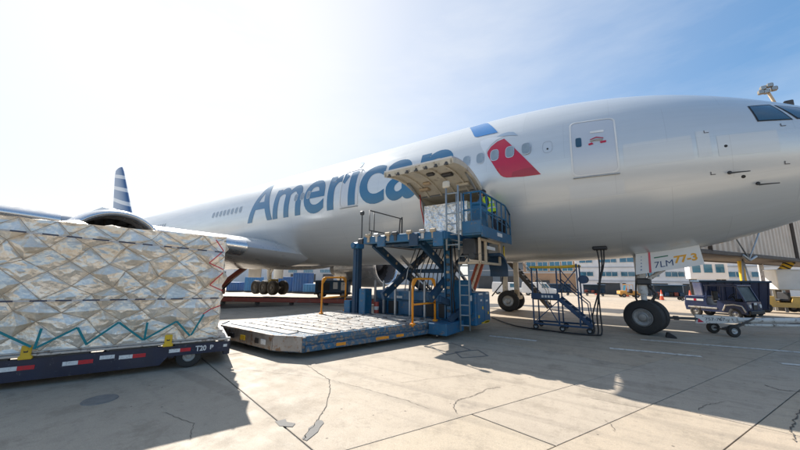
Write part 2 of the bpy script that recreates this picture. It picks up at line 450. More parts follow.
# ================================================================== ground
def zg(x, y): return -min(1.3, max(0, (math.hypot(x, y) - 24) * .03))      # the apron drains away gently
def disc(radii, dz):
    b = MB(); n_ = 96; b.v.append((0, 0, zg(0, 0) + dz))
    for r_ in radii:
        for k in range(n_): x, y = r_ * math.cos(2 * math.pi * k / n_), r_ * math.sin(2 * math.pi * k / n_); b.v.append((x, y, zg(x, y) + dz))
    b.f += [(0, 1 + k, 1 + (k + 1) % n_) for k in range(n_)]
    for i in range(len(radii) - 1):
        o = 1 + i * n_
        b.f += [(o + k, o + n_ + k, o + n_ + (k + 1) % n_, o + (k + 1) % n_) for k in range(n_)]
    return b
ground = disc((12, 24, 30, 40, 55, 67.4, 120, 400, 2500), -.03).build('ground', CONC, None, normals=False)
tag(ground, kind='structure')
EX, NX = Vector((0.4067, 0.9135)), Vector((0.9135, -0.4067))
def sn(s, n):
    p = EX * s + NX * n
    return (p.x, p.y)
KC = 0.22
cols = [-44, -38, -32, -26, -20, -14, -8.6, -3.43, -2.37, -1.42, 1.4, 4.6, 8.6, 13, 17.5, 22, 27]
known = {7: [-8, -4, -0.4, 3.94, 6.29, 9.7, 13.2], 8: [-8, -4, 1.3, 6.33, 9.9, 13.6], 9: [-8, -3, 2.6, 6.36, 10.4, 14.5], 6: [-8, -2.6, 1.89, 8.6, 13.2]}
rs = random.Random(11)
disc((12, 23.3), -.018).build('joint_sealant', TAR, ground, normals=False)
for ci in range(len(cols) - 1):
    n0, n1 = cols[ci], cols[ci + 1]
    cs = list(known.get(ci, [-14 + rs.uniform(0, 2)]))
    if cs[0] > -13: cs = [cs[0] - 5.5] + cs
    while cs[-1] < 30: cs.append(cs[-1] + rs.uniform(3.4, 5.2))
    for c0, c1 in zip(cs[:-1], cs[1:]):
        g_ = 0.0055
        gc = 0.012
        pts = [sn(c0 + gc + KC * n0, n0 + g_), sn(c0 + gc + KC * n1, n1 - g_), sn(c1 - gc + KC * n1, n1 - g_), sn(c1 - gc + KC * n0, n0 + g_)]
        if max(p[0] ** 2 + p[1] ** 2 for p in pts) > 23.9 ** 2: continue
        if max(p[1] + 0.72 * -p[0] for p in pts) < -3: continue
        cx = sum(p[0] for p in pts) / 4; cy = sum(p[1] for p in pts) / 4
        zt = rs.uniform(-0.0025, 0.0)
        bo = MB()
        ins = []
        for (x, y) in pts:
            d = Vector((cx - x, cy - y)).normalized() * 0.008
            ins.append((x + d.x - cx, y + d.y - cy))
        vs = [(x - cx, y - cy, -0.025) for x, y in pts] + [(x - cx, y - cy, zt - 0.005) for x, y in pts] + [(x, y, zt) for x, y in ins]
        fs = [(i, (i + 1) % 4, 4 + (i + 1) % 4, 4 + i) for i in range(4)] + [(4 + i, 4 + (i + 1) % 4, 8 + (i + 1) % 4, 8 + i) for i in range(4)] + [(8, 9, 10, 11)]
        bo.add(vs, fs)
        o = bo.build('slab', CONC, ground, normals=False)
        o.location = (cx, cy, 0)

def ribbon(name, pts, wd, m_, jag=0.02, z=0.004, sub=6, parent=ground):
    rr = random.Random(hash(str(pts)) % 9999)
    P = []
    for a, b in zip(pts[:-1], pts[1:]):
        for k in range(sub):
            t = k / sub
            P.append(Vector((a[0] + (b[0] - a[0]) * t + rr.uniform(-jag, jag), a[1] + (b[1] - a[1]) * t + rr.uniform(-jag, jag))))
    P.append(Vector(pts[-1]))
    vs = []; fs = []
    for i, q in enumerate(P):
        d = (P[min(i + 1, len(P) - 1)] - P[max(i - 1, 0)]).normalized()
        n = Vector((-d.y, d.x)); ww = wd * rr.uniform(0.35, 1.0) * (0.4 if i in (0, len(P) - 1) else 1)
        vs += [(q.x + n.x * ww / 2, q.y + n.y * ww / 2, z), (q.x - n.x * ww / 2, q.y - n.y * ww / 2, z)]
    for i in range(len(P) - 1): fs.append((2 * i + 1, 2 * i + 3, 2 * i + 2, 2 * i))
    b = MB().add(vs, fs)
    return b.build(name, m_, parent, normals=False)
for pts, wd in (([(-5.58, 4.53), (-5.02, 4.34), (-4.42, 4.12), (-4.0, 3.77), (-3.54, 3.25), (-3.33, 2.92), (-3.1, 2.54)], 0.022),
                ([(-4.46, 4.16), (-3.94, 4.16), (-3.31, 4.17), (-2.83, 4.17), (-2.37, 4.11)], 0.012),
                ([(-2.02, 4.21), (-2.16, 4.39), (-2.2, 4.64), (-2.07, 4.93), (-2.01, 5.35), (-1.87, 5.58)], 0.022),
                ([(0.66, 6.3), (0.78, 6.61), (1.05, 6.95)], 0.018), ([(-0.38, 5.16), (-0.3, 5.04), (-0.26, 4.85)], 0.012),
                ([(1.88, 7.29), (1.65, 6.65), (1.47, 6.12), (1.41, 5.78)], 0.03), ([(1.82, 8.45), (1.93, 8.23), (2.17, 8.29), (2.5, 8.6)], 0.035),
                ([(-6.6, 3.4), (-5.87, 3.7), (-4.63, 4.1)], 0.010), ([(-3.33, 4.74), (-3.02, 5.24), (-2.53, 5.89)], 0.010),
                ([(-0.6, 5.92), (-0.23, 5.91), (0.06, 5.91)], 0.014), ([(-5.2, 1.9), (-4.5, 2.0), (-4.1, 1.8)], 0.012)):
    ribbon('crack', pts, wd * .62, CRACK, .014, sub=9)
def sheet(name, poly, m_, z=0.004, parent=ground):
    return MB().add([(x, y, z) for x, y in poly], [tuple(range(len(poly)))]).build(name, m_, parent, normals=False)
sheet('mortar_patch', [(-3.13, 2.55), (-3.05, 2.55), (-3.08, 2.66), (-3.11, 2.76), (-3.17, 2.84), (-3.23, 2.96), (-3.30, 2.99), (-3.36, 2.96), (-3.29, 2.86), (-3.27, 2.75), (-3.21, 2.70)], GREYTAR)
sheet('mortar_patch', [(-3.75, 2.62), (-3.6, 2.58), (-3.45, 2.66), (-3.5, 2.74), (-3.62, 2.70), (-3.7, 2.74)], GREYTAR)
lid = MB(); lid.cyl((-6.40, 1.53, 0.0), (-6.40, 1.53, 0.012), 0.21, 0.20, 28)
lid.build('utility_lid', GREYTAR, ground, 30)
for q in ([(-4.37, 7.6), (-4.08, 8.3), (-3.34, 7.81), (-3.59, 6.99)], [(-3.55, 7.39), (-3.18, 7.93), (-2.77, 7.49), (-3.18, 6.96)]):
    r_ = MB()
    for a, b in zip(q, q[1:] + q[:1]): r_.beam((a[0], a[1], 0.004), (b[0], b[1], 0.004), 0.035, 0.008)
    r_.build('pit_frame', GREYTAR, ground)
for x0, x1, y0, y1 in ((-3.62, -2.25, 9.98, 10.05), (-0.5, 1.3, 10.22, 10.5), (-6.8, -5.3, 9.7, 9.8), (2.6, 4.2, 10.75, 11.0)):
    d = Vector((x1 - x0, y1 - y0)).normalized(); n = Vector((-d.y, d.x)) * 0.085
    sheet('painted_dash', [(x0 - n.x, y0 - n.y), (x1 - n.x, y1 - n.y), (x1 + n.x, y1 + n.y), (x0 + n.x, y0 + n.y)], LINE, 0.005)
for a, b in (((-14, 31), (22, 39)), ((0.2, 12.2), (9, 13.4))):
    d = Vector((b[0] - a[0], b[1] - a[1])).normalized(); n = Vector((-d.y, d.x)) * 0.09
    sheet('painted_line', [(a[0] - n.x, a[1] - n.y), (b[0] - n.x, b[1] - n.y), (b[0] + n.x, b[1] + n.y), (a[0] + n.x, a[1] + n.y)], LINE, 0.005)

# ================================================================== airplane
A0, L0, ZC, RF = 6.357, 13.724, 5.516, 3.1
def W(a, l, z): return Vector((A0 - a, L0 - l, z))      # aft of nose, towards camera side, height
def pchip(xs, ys):
    n = len(xs); h = [xs[i + 1] - xs[i] for i in range(n - 1)]; dl = [(ys[i + 1] - ys[i]) / h[i] for i in range(n - 1)]
    d = [dl[0]] + [0.0] * (n - 2) + [dl[-1]]
    for i in range(1, n - 1):
        if dl[i - 1] * dl[i] > 0:
            w1, w2 = 2 * h[i] + h[i - 1], h[i] + 2 * h[i - 1]
            d[i] = (w1 + w2) / (w1 / dl[i - 1] + w2 / dl[i])
    def f(x):
        if x <= xs[0]: return ys[0]
        if x >= xs[-1]: return ys[-1]
        i = max(k for k in range(n - 1) if xs[k] <= x)
        t = (x - xs[i]) / h[i]
        return (ys[i] * (1 + 2 * t) * (1 - t) ** 2 + d[i] * h[i] * t * (1 - t) ** 2 + ys[i + 1] * t * t * (3 - 2 * t) + d[i + 1] * h[i] * t * t * (t - 1))
    return f
fT = pchip([0, .15, .5, 1, 1.8, 2.4, 3.0, 3.9, 5, 6.6, 8.2, 10, 11.5, 56, 66, 73.9], [4.88, 5.25, 5.68, 6.05, 6.52, 6.86, 7.16, 7.55, 7.93, 8.29, 8.50, 8.60, 8.616, 8.616, 8.5, 7.6])
fB = pchip([0, .15, .5, 1, 2.1, 3.2, 4.3, 5.6, 7, 9, 50, 56, 62, 68, 73.9], [4.88, 4.52, 4.18, 3.90, 3.50, 3.10, 2.79, 2.58, 2.47, 2.416, 2.416, 2.9, 3.9, 5.1, 6.5])
fW = pchip([0, .15, .5, 1, 2, 3, 4, 5, 6, 7, 8.5, 10, 52, 60, 68, 73.9], [0.01, .45, .88, 1.27, 1.86, 2.28, 2.59, 2.80, 2.94, 3.02, 3.08, 3.1, 3.1, 2.5, 1.35, .2])
fC = pchip([0, 2, 5, 9, 50, 73.9], [4.88, 5.12, 5.36, 5.516, 5.516, 7.0])
def surf(a, th, off=0.0):
    wd, zt, zb, zc = fW(a), fT(a), fB(a), fC(a)
    c, s = math.cos(th), math.sin(th)
    h = (zt - zc) if s >= 0 else (zc - zb)
    n = Vector((c / max(wd, .05), s / max(h, .05))).normalized()
    return W(a, wd * c + n.x * off, zc + h * s + n.y * off)
def th_of_z(a, z):
    zc = fC(a); h = (fT(a) - zc) if z >= zc else (zc - fB(a))
    return math.asin(max(-1, min(1, (z - zc) / h)))
def skin(a, z, off=0.006): return surf(a, th_of_z(a, z), off)
plane = empty('airplane', W(37, 0, 0), 0, 'silver wide-body passenger airliner with blue lettering and open cargo door', 'airplane')
PI_ = Matrix.Translation(-Vector(plane.location))
def part(b, name, m_, parent=None, smooth=0, normals=True):
    o = b.build(name, m_, None, smooth, normals)
    o.parent = parent if parent is not None else plane
    if parent is None: o.matrix_parent_inverse = PI_.copy()
    return o
# fuselage shell with the cargo opening cut out
XO0, XO1, ZO0, ZO1 = -6.50, -3.98, 3.08, 4.95
AO0, AO1 = A0 - XO1, A0 - XO0
TO0, TO1 = th_of_z(12, ZO0), th_of_z(12, ZO1)
st = [0.004, .02, .05, .1, .16, .24, .34, .46, .6, .76, .94, 1.14, 1.36, 1.6, 1.86, 2.14, 2.44, 2.76, 3.1, 3.46, 3.84, 4.24, 4.66, 5.1, 5.56, 6.04, 6.54, 7.06, 7.6, 8.2, 8.9, 9.6]
st += [AO0, AO0 + .9, AO0 + 1.8, AO1] + [13.6 + i * 1.6 for i in range(24)] + [52 + i * 0.9 for i in range(24)] + [73.2, 73.6, 73.9]
ths = sorted(set([round(-math.pi + 2 * math.pi * i / 88, 5) for i in range(88)]))
ths = [t for t in ths if min(abs(t - TO0), abs(t - TO1)) > 0.03] + [TO0, TO1]
ths.sort()
fu = MB(); n = len(ths)
fv = [surf(a, t) for a in st for t in ths]; ff = []
for i in range(len(st) - 1):
    for k in range(n):
        l = (k + 1) % n
        mid_a = (st[i] + st[i + 1]) / 2
        if AO0 - .01 < mid_a < AO1 + .01 and TO0 - 1e-6 <= ths[k] and ths[l] <= TO1 + 1e-6 and l > k: continue
        ff.append((i * n + k, i * n + l, (i + 1) * n + l, (i + 1) * n + k))
ff.append(tuple(range(n)))
fu.add(fv, ff)
fus = part(fu, 'fuselage', SILVER, smooth=True)
# hold seen through the opening
hold = MB()
yi, yo = L0 - 1.2, L0 - 3.06
def quadstrip(b, ring0, ring1): 
    k = len(b.v); b.v += [tuple(p) for p in ring0] + [tuple(p) for p in ring1]; nn = len(ring0)
    b.f += [(k + i, k + i + 1, k + nn + i + 1, k + nn + i) for i in range(nn - 1)]
arc = [TO0 + (TO1 - TO0) * i / 10 for i in range(11)]
for aa in (AO0, AO1):          # jamb returns
    quadstrip(hold, [surf(aa, t, -0.003) for t in arc], [W(aa, 1.2, surf(aa, t).z) for t in arc])
quadstrip(hold, [surf(AO0, TO0, -.003), surf(AO1, TO0, -.003)], [W(AO0, 1.2, ZO0), W(AO1, 1.2, ZO0)])
quadstrip(hold, [surf(AO0, TO1, -.003), surf(AO1, TO1, -.003)], [W(AO0, 1.2, ZO1), W(AO1, 1.2, ZO1)])
quadstrip(hold, [W(AO0, 1.2, ZO0), W(AO1, 1.2, ZO0)], [W(AO0, 1.2, ZO1), W(AO1, 1.2, ZO1)])
part(hold, 'hold_lining', CREAM, normals=False)
fr = MB()
ring = [surf(AO0, t, .012) for t in arc] + [surf(AO1, t, .012) for t in reversed(arc)]
fr.tube(ring, 0.03, 6, True)
part(fr, 'opening_frame', STEEL, smooth=40)
# open cargo door: curved panel hinged along the top of the opening
HY, HZ = L0 - math.cos(TO1) * RF - 0.04, ZO1 + 0.05
def door_pt(u, rad, X):       # u: 0 at hinge .. 1 free edge; panel opens outward and up
    ang = (TO1 - TO0) * u
    # arc in local frame starting at hinge, tangent direction rotated to the open pose
    t0 = R(30)
    y = -(math.sin(t0) - math.sin(t0 - ang)) ; z = 0
    cy, cz = -math.sin(t0 + 0.0), -math.cos(t0 + 0.0)
    a_ = t0 - ang * 1.06
    S = 1.04
    Y = (-math.cos(a_ + 0) + math.cos(t0)) ; 
    py = -(math.sin(t0) - math.sin(a_)); pz = -(math.cos(t0) - math.cos(a_))
    nrm = (math.sin(a_), math.cos(a_))
    return Vector((X, HY + py * 3.1 * S + nrm[0] * rad, HZ + pz * 3.1 * S + nrm[1] * rad))
def door_shell(r0, r1, X0, X1, u0=0, u1=1, nn=14):
    b = MB(); rings = []
    for i in range(nn + 1):
        u = u0 + (u1 - u0) * i / nn
        rings.append([door_pt(u, r0, X0), door_pt(u, r0, X1), door_pt(u, r1, X1), door_pt(u, r1, X0)])
    return b.loft(rings)
DX0, DX1 = XO0 - .02, XO1 + .02
cd = part(door_shell(0.0, 0.05, DX0, DX1), 'cargo_door', SILVER2, smooth=30)
part(door_shell(-0.09, -0.004, DX0 + .05, DX1 - .05, .02, .98), 'door_lining', CREAM, cd, 30)
for X in (DX0 + .02, DX1 - .02):
    part(door_shell(-0.16, -0.002, X - .05, X + .05, 0, 1), 'edge_frame', CREAM, cd, 30)
fe = MB(); fe.loft([[door_pt(1, -0.17, X), door_pt(.955, -0.17, X), door_pt(.955, .0, X), door_pt(1.0, .0, X)] for X in (DX0, DX1)])
part(fe, 'edge_frame', CREAM, cd)
for i in range(7):
    X = DX0 + .2 + (DX1 - DX0 - .4) * i / 6
    lt = MB(); p_ = door_pt(.99, -.13, X); lt.box(p_, (.09, .1, .1), .02); lt.cyl(p_ + Vector((-.06, -.04, -.04)), p_ + Vector((.06, -.04, -.04)), .025, n=8)
    part(lt, 'latch', DARKSTEEL, cd)
for i in range(4):
    X = DX0 + .45 + (DX1 - DX0 - .9) * i / 3
    rb = MB(); rings = [[door_pt(u / 8, -.15, X - .03), door_pt(u / 8, -.15, X + .03), door_pt(u / 8, -.08, X + .03), door_pt(u / 8, -.08, X - .03)] for u in range(9)]
    rb.loft(rings); part(rb, 'stiffener', CREAM, cd)
for i, (u, X, s) in enumerate(((.35, DX0 + .8, .2), (.5, DX1 - .75, .24), (.16, DX1 - .5, .3), (.2, DX0 + .5, .26), (.62, DX0 + 1.3, .18))):
    ub = MB(); ub.box(door_pt(u, -.13, X), (s * 1.6, s, .1), .03); part(ub, 'fitting_box', [TANFRAME, DARKSTEEL, CREAM][i % 3], cd)
for X in (DX0 + .12, DX1 - .12):
    ac = MB(); ac.cyl(door_pt(.45, -.12, X), Vector((X, HY + .35, HZ - .45)), .028, n=8); ac.cyl(door_pt(.45, -.12, X), door_pt(.45, -.12, X).lerp(Vector((X, HY + .35, HZ - .45)), .55), .045, n=8)
    part(ac, 'actuator', STEEL, cd, 40)
hs = MB(); hs.tube([door_pt(.1, -.15, DX0 + .15), Vector((DX0 + .1, HY - .12, HZ - .5)), Vector((DX0 + .25, HY - .1, HZ - 1.2)), Vector((DX0 + .45, HY + .15, 3.2))], .022, 6)
part(hs, 'red_lanyard', mat('red_cord', (.5, .03, .02), .6), smooth=True)

# lettering: each glyph cut into strips and wrapped on the skin
def glyph(ch, offset=0.0):
    cu = bpy.data.curves.new('glyph', 'FONT'); cu.body = ch; cu.size = 1; cu.offset = offset; cu.resolution_u = 6
    ob = bpy.data.objects.new('glyph', cu); col.objects.link(ob)
    bpy.context.view_layer.update()
    me = bpy.data.meshes.new_from_object(ob.evaluated_get(bpy.context.evaluated_depsgraph_get()))
    col.objects.unlink(ob); bpy.data.objects.remove(ob)
    return me
def text_width(t, offset=0.0):
    me = glyph(t, offset); xs = [v.co.x for v in me.vertices]; return min(xs), max(xs)
def cut(bm, step, axis=1):
    vals = [v.co[axis] for v in bm.verts]; y = min(vals) + step
    while y < max(vals):
        pc = [0, 0, 0]; pn = [0, 0, 0]; pc[axis] = y; pn[axis] = 1
        bmesh.ops.bisect_plane(bm, geom=bm.verts[:] + bm.edges[:] + bm.faces[:], plane_co=pc, plane_no=pn)
        y += step
def wrap_text(text, fmap, m_, parent, name='letter', offset=0.0, step=0.04, shear=0.0, finish=None):
    """fmap(x in 0..1, y in em units) -> world point"""
    full0, full1 = text_width(text, offset)
    out = []
    for i, ch in enumerate(text):
        if ch == ' ': continue
        me = glyph(ch, offset)
        if not me.vertices: continue
        cx1 = max(v.co.x for v in me.vertices)
        pre1 = text_width(text[:i + 1], offset)[1]
        bm = bmesh.new(); bm.from_mesh(me)
        for v in bm.verts:
            v.co.x = (v.co.x - cx1 + pre1 - full0) / (full1 - full0) ; 
        cut(bm, step)
        for v in bm.verts: v.co = fmap(v.co.x + shear * v.co.y, v.co.y)
        me2 = bpy.data.meshes.new(name); bm.to_mesh(me2); bm.free(); me2.materials.append(m_)
        o = link(bpy.data.objects.new(name, me2)); o.parent = parent
        o.matrix_parent_inverse = PI_.copy() if parent is plane else Matrix()
        out.append(o)
    return out
TX0, TX1, SB = -19.5, -5.05, -0.40
def am(x, y):
    s = SB + y * 3.85
    return surf(A0 - (TX0 + (TX1 - TX0) * x), s / RF, 0.009)
LETTERS = wrap_text('American', am, BLUE_L, plane, 'letter', 0.018)
for o in LETTERS: o['label'] = 'large blue letter painted on the fuselage'

def decal(name, poly, m_, off=0.01, parent=None, step=0.12, curved=True):
    """poly in (X, arc length s) wrapped on the skin"""
    bm = bmesh.new(); f = bm.faces.new([bm.verts.new((x, s, 0)) for x, s in poly]); bmesh.ops.triangulate(bm, faces=[f])
    cut(bm, step); cut(bm, step * 2, 0)
    for v in bm.verts: v.co = surf(A0 - v.co.x, v.co.y / RF, off)
    me = bpy.data.meshes.new(name); bm.to_mesh(me); bm.free(); me.materials.append(m_)
    me.shade_smooth()
    o = link(bpy.data.objects.new(name, me)); o.parent = parent or plane; o.matrix_parent_inverse = Matrix() if parent else PI_.copy()
    return o
def smoothpoly(pts, it=2, fix=()):
    for _ in range(it):
        q = []
        for i in range(len(pts)):
            a, b = pts[i], pts[(i + 1) % len(pts)]
            q += [(a[0] * .8 + b[0] * .2, a[1] * .8 + b[1] * .2), (a[0] * .2 + b[0] * .8, a[1] * .2 + b[1] * .8)]
        pts = q
    return pts
decal('flight_mark', [(-4.86, 2.95), (-4.22, 3.05), (-4.05, 2.86), (-3.88, 2.52), (-3.42, 1.68), (-4.22, 1.70), (-4.33, 1.76), (-4.40, 1.90), (-4.62, 2.4)], BLUE_F, .009)
decal('flight_mark', [(-3.14, 1.24), (-2.75, .70), (-2.35, .14), (-1.96, -.40), (-2.5, -.39), (-3.05, -.33), (-3.16, -.29), (-3.25, -.22), (-3.36, -.04), (-3.52, .27), (-3.69, .60), (-3.72, .72), (-3.71, .80), (-3.60, .98), (-3.38, 1.17)], RED_F, .009)
decal('flight_mark', [(-1.99, -.385), (-2.5, -.378), (-2.90, -.33), (-2.84, -.17), (-2.45, -.12), (-2.17, -.12)], mat('flight_dark_red', (.36, .012, .035), .3, .1, .04, 1, coat=.4, rvar=0.0), .0105)
decal('flight_mark', [(-3.44, 1.42), (-3.25, 1.53), (-3.02, 1.56), (-2.82, 1.48), (-2.66, 1.25), (-2.91, 1.33), (-3.19, 1.38)], GREY_F, .009)
decal('flight_mark', [(-4.05, 1.39), (-3.76, 1.46), (-3.46, 1.41), (-3.16, 1.36), (-3.42, 1.26), (-3.62, 1.06), (-3.75, .88), (-3.77, .71), (-3.88, .87), (-4.01, 1.17)], mat('flight_white', (.70, .735, .76), .3, .1, .01, coat=.4, rvar=0.0), .009)

# cabin windows
def oval(w_, h_, p=3.0, k=28):
    o = []
    for i in range(k):
        t = 2 * math.pi * i / k; c, s = math.cos(t), math.sin(t)
        o.append((w_ * math.copysign(abs(c) ** (2 / p), c), h_ * math.copysign(abs(s) ** (2 / p), s)))
    return o
S_W = 0.585
def win_mesh(w_, h_, off, name, m_, inner=None):
    b = MB(); ctr = A0 - 12.0
    P = [surf(12 - x, (S_W + s) / RF, off) - Vector((ctr, 0, 0)) for x, s in oval(w_, h_)]
    if inner:
        Q = [surf(12 - x, (S_W + s) / RF, off + .004) - Vector((ctr, 0, 0)) for x, s in oval(*inner)]
        n_ = len(P); b.add(P + Q, [(i, (i + 1) % n_, n_ + (i + 1) % n_, n_ + i) for i in range(n_)])
    else: b.add(P, [tuple(range(len(P)))])
    me = b.mesh(name, 0, False); me.materials.append(m_); return me
WF = win_mesh(.155, .228, .012, 'cabin_window', mat('window_surround', (.50, .53, .56), .3, .5, .05), (.135, .205))
WP = win_mesh(.136, .206, .0145, 'pane', PANE)
X = -2.38; k = 0
while X > -52:
    if X > -5.3 or -14.9 < X < -13.2 or -24.6 < X < -20.2 or (-45 < X < -33):
        o = inst('cabin_window', WF, plane, (X, 0, 0)); o.matrix_parent_inverse = PI_.copy()
        q = inst('pane', WP, o)
    X -= 0.535; k += 1
pl = MB(); P = [surf(A0 + 1.72 - x, (.52 + s) / RF, .004) for x, s in oval(.15, .22)]; Q = [surf(A0 + 1.72 - x, (.52 + s) / RF, .004) for x, s in oval(.135, .205)]
pl.add(P + Q, [(i, (i + 1) % 28, 28 + (i + 1) % 28, 28 + i) for i in range(28)]); part(pl, 'window_plug', mat('plug_line', (.42, .45, .48), .4, .3), normals=False)

# passenger doors (outline strip, panel, window, handle, marks)
def pdoor(X0, X1, s0, s1, full=True):
    def rr(ins, off, r=.16, k=6):
        x0, x1, a0, a1 = X0 + ins, X1 - ins, s0 + ins, s1 - ins; r = r - ins * .6; pts = []
        for cx, cy, t0 in ((x1 - r, a1 - r, 0), (x0 + r, a1 - r, 90), (x0 + r, a0 + r, 180), (x1 - r, a0 + r, 270)):
            for i in range(k + 1):
                t = R(t0 + 90 * i / k); pts.append((cx + r * math.cos(t), cy + r * math.sin(t)))
        q = []
        for i in range(len(pts)):
            a, b = pts[i], pts[(i + 1) % len(pts)]; d = math.hypot(b[0] - a[0], b[1] - a[1]); m_ = max(1, int(d / .15))
            q += [(a[0] + (b[0] - a[0]) * j / m_, a[1] + (b[1] - a[1]) * j / m_) for j in range(m_)]
        return q
    d = decal('passenger_door', rr(.03, 0), SILVER2, .005, None, .1)
    A = [surf(A0 - x, s / RF, .013) for x, s in rr(-.015, 0)]
    B = [surf(A0 - x, s / RF, .016) for x, s in rr(.03, 0)]
    k0 = min(len(A), len(B))
    # matching rings: resample both by index
    def rs_(L_, n_): return [L_[int(i * len(L_) / n_)] for i in range(n_)]
    A, B = rs_(A, k0), rs_(B, k0)
    b = MB().add(A + B, [(i, (i + 1) % k0, k0 + (i + 1) % k0, k0 + i) for i in range(k0)])
    part(b, 'white_outline', WHITE, d, normals=False)
    if full:
        cx = (X0 + X1) / 2; cs = (s0 + s1) / 2
        decal('door_window', [(X0 + .22 + x * .5, cs + .13 + y * .5) for x, y in oval(.16, .34, 5)], GLASS, .016, d, .1)
        decal('placard', [(cx - .05, cs + .42), (cx + .3, cs + .42), (cx + .3, cs + .50), (cx - .05, cs + .50)], WHITE, .016, d)
        for q in ([(cx - .12, cs + .03), (cx - .02, cs + .07), (cx + .02, cs + .0), (cx - .1, cs - .03)], [(cx + .18, cs + .07), (cx + .34, cs + .09), (cx + .34, cs + .02), (cx + .2, cs)]):
            decal('red_arrow', q, RED_F, .016, d)
        decal('red_arrow', [(cx - .06, cs + .19), (cx + .1, cs + .26), (cx + .28, cs + .2), (cx + .28, cs + .17), (cx + .1, cs + .22), (cx - .06, cs + .16)], RED_F, .016, d)
        h_ = MB(); h_.tube([surf(A0 - (cx - .06), (cs + .12) / RF, .03), surf(A0 - (cx + .1), (cs + .14) / RF, .045), surf(A0 - (cx + .26), (cs + .12) / RF, .03)], .02, 6); part(h_, 'handle', STEEL, d, True)
    sl_ = MB(); sl_.tube([surf(A0 - (X0 + (X1 - X0) * i / 8), (s0 - .05) / RF, .02) for i in range(9)], .022, 6); part(sl_, 'sill_strip', STEEL, d, True)
pdoor(-1.06, 0.12, -.62, 1.36)
pdoor(-11.14, -9.98, -.42, 1.56, False)
# cockpit windows, probes and small markings
def cock(pts, inset=.045):
    def dens(p, k=8): return [(p[i][0] + (p[(i + 1) % len(p)][0] - p[i][0]) * j / k, p[i][1] + (p[(i + 1) % len(p)][1] - p[i][1]) * j / k) for i in range(len(p)) for j in range(k)]
    c = (sum(p[0] for p in pts) / len(pts), sum(p[1] for p in pts) / len(pts))
    def grow(d): 
        return [(p[0] + (p[0] - c[0]) / max(.01, math.hypot(p[0] - c[0], p[1] - c[1])) * d, p[1] + (p[1] - c[1]) / max(.01, math.hypot(p[0] - c[0], p[1] - c[1])) * d) for p in pts]
    def patch(pp, off, name, m_, parent):
        bm = bmesh.new(); f = bm.faces.new([bm.verts.new((x, z, 0)) for x, z in pp]); bmesh.ops.triangulate(bm, faces=[f]); cut(bm, .06); cut(bm, .08, 0)
        for v in bm.verts: v.co = skin(A0 - v.co.x, v.co.y, off)
        me = bpy.data.meshes.new(name); bm.to_mesh(me); bm.free(); me.materials.append(m_); me.shade_smooth()
        o = link(bpy.data.objects.new(name, me)); o.parent = parent; o.matrix_parent_inverse = PI_.copy() if parent is plane else Matrix(); return o
    fr_ = patch(grow(inset), .006, 'cockpit_window', BLACK, plane)
    patch(pts, .010, 'pane', GLASS, fr_)
cock([(3.08, 6.34), (3.50, 6.36), (3.74, 5.80), (3.13, 5.83)])
cock([(3.63, 6.34), (4.2, 6.16), (4.46, 5.80), (3.88, 5.82)])
for X_, z_ in ((2.02, 5.62), (2.05, 4.5), (3.45, 4.62), (3.5, 5.6)):
    b = MB()
    for dx, dz in (((0, .10), (0, .018)), ((0, .018), (0, .08))):
        q = [(X_ + dx[0], z_ + dz[0]), (X_ + dx[1], z_ + dz[0]), (X_ + dx[1], z_ + dz[1]), (X_ + dx[0], z_ + dz[1])]
        b.add([skin(A0 - x, z, .008) for x, z in q], [(0, 1, 2, 3)])
    part(b, 'corner_mark', mat('mark_grey', (.09, .09, .1), .5), normals=False)
for X_, z_ in ((2.42, 4.52), (2.95, 4.22)):
    b = MB(); p0 = skin(A0 - X_, z_, 0); nrm = (skin(A0 - X_, z_, .1) - p0).normalized(); e = p0 + nrm * .12
    b.tube([p0, e, e + Vector((.12, 0, 0)), e + Vector((.34, 0, -.01))], [.025, .022, .018, .012], 8); b.cyl(p0 - nrm * .02, p0 + nrm * .012, .045, n=12)
    part(b, 'pitot_probe', DARKSTEEL, smooth=40)
def skinpatch(x0, x1, z0, z1, name, m_, off=.003):
    bm = bmesh.new(); f = bm.faces.new([bm.verts.new(q) for q in ((x0, z0, 0), (x1, z0, 0), (x1, z1, 0), (x0, z1, 0))]); cut(bm, .1); cut(bm, .15, 0)
    for v in bm.verts: v.co = skin(A0 - v.co.x, v.co.y, off)
    me = bpy.data.meshes.new(name); bm.to_mesh(me); bm.free(); me.materials.append(m_); me.shade_smooth()
    o = link(bpy.data.objects.new(name, me)); o.parent = plane; o.matrix_parent_inverse = PI_.copy()
PT = silver_mat('silver_repaint', (.645, .665, .665), .38, .16)
skinpatch(.25, 1.75, 4.95, 5.62, 'skin_patch', PT); skinpatch(1.85, 2.12, 4.98, 5.7, 'skin_patch', PT); skinpatch(-1.2, .2, 4.2, 4.62, 'skin_patch', PT); skinpatch(2.25, 3.4, 4.95, 5.5, 'skin_patch', PT)
for X_, z_, r_ in ((2.4, 5.2, .035), (2.68, 4.4, .042), (-1.72, 5.93, .03)):
    b = MB(); p0 = skin(A0 - X_, z_, 0); nrm = (skin(A0 - X_, z_, .1) - p0).normalized(); b.cyl(p0 - nrm * .02, p0 + nrm * .01, r_, n=14); part(b, 'static_port', BLACK)
for a_, h_ in ((15.6, .35), (22.5, .3), (9.3, .25)):
    b = MB(); z_ = fT(a_); prof = [(0, 0), (.5, 0), (.42, 1), (.16, 1)]
    b.add([W(a_ - x, s * .02, z_ - .03 + y * h_) for s in (-1, 1) for x, y in prof], [(0, 1, 2, 3), (4, 7, 6, 5), (0, 4, 5, 1), (1, 5, 6, 2), (2, 6, 7, 3), (3, 7, 4, 0)])
    part(b, 'blade_antenna', SILVER2)
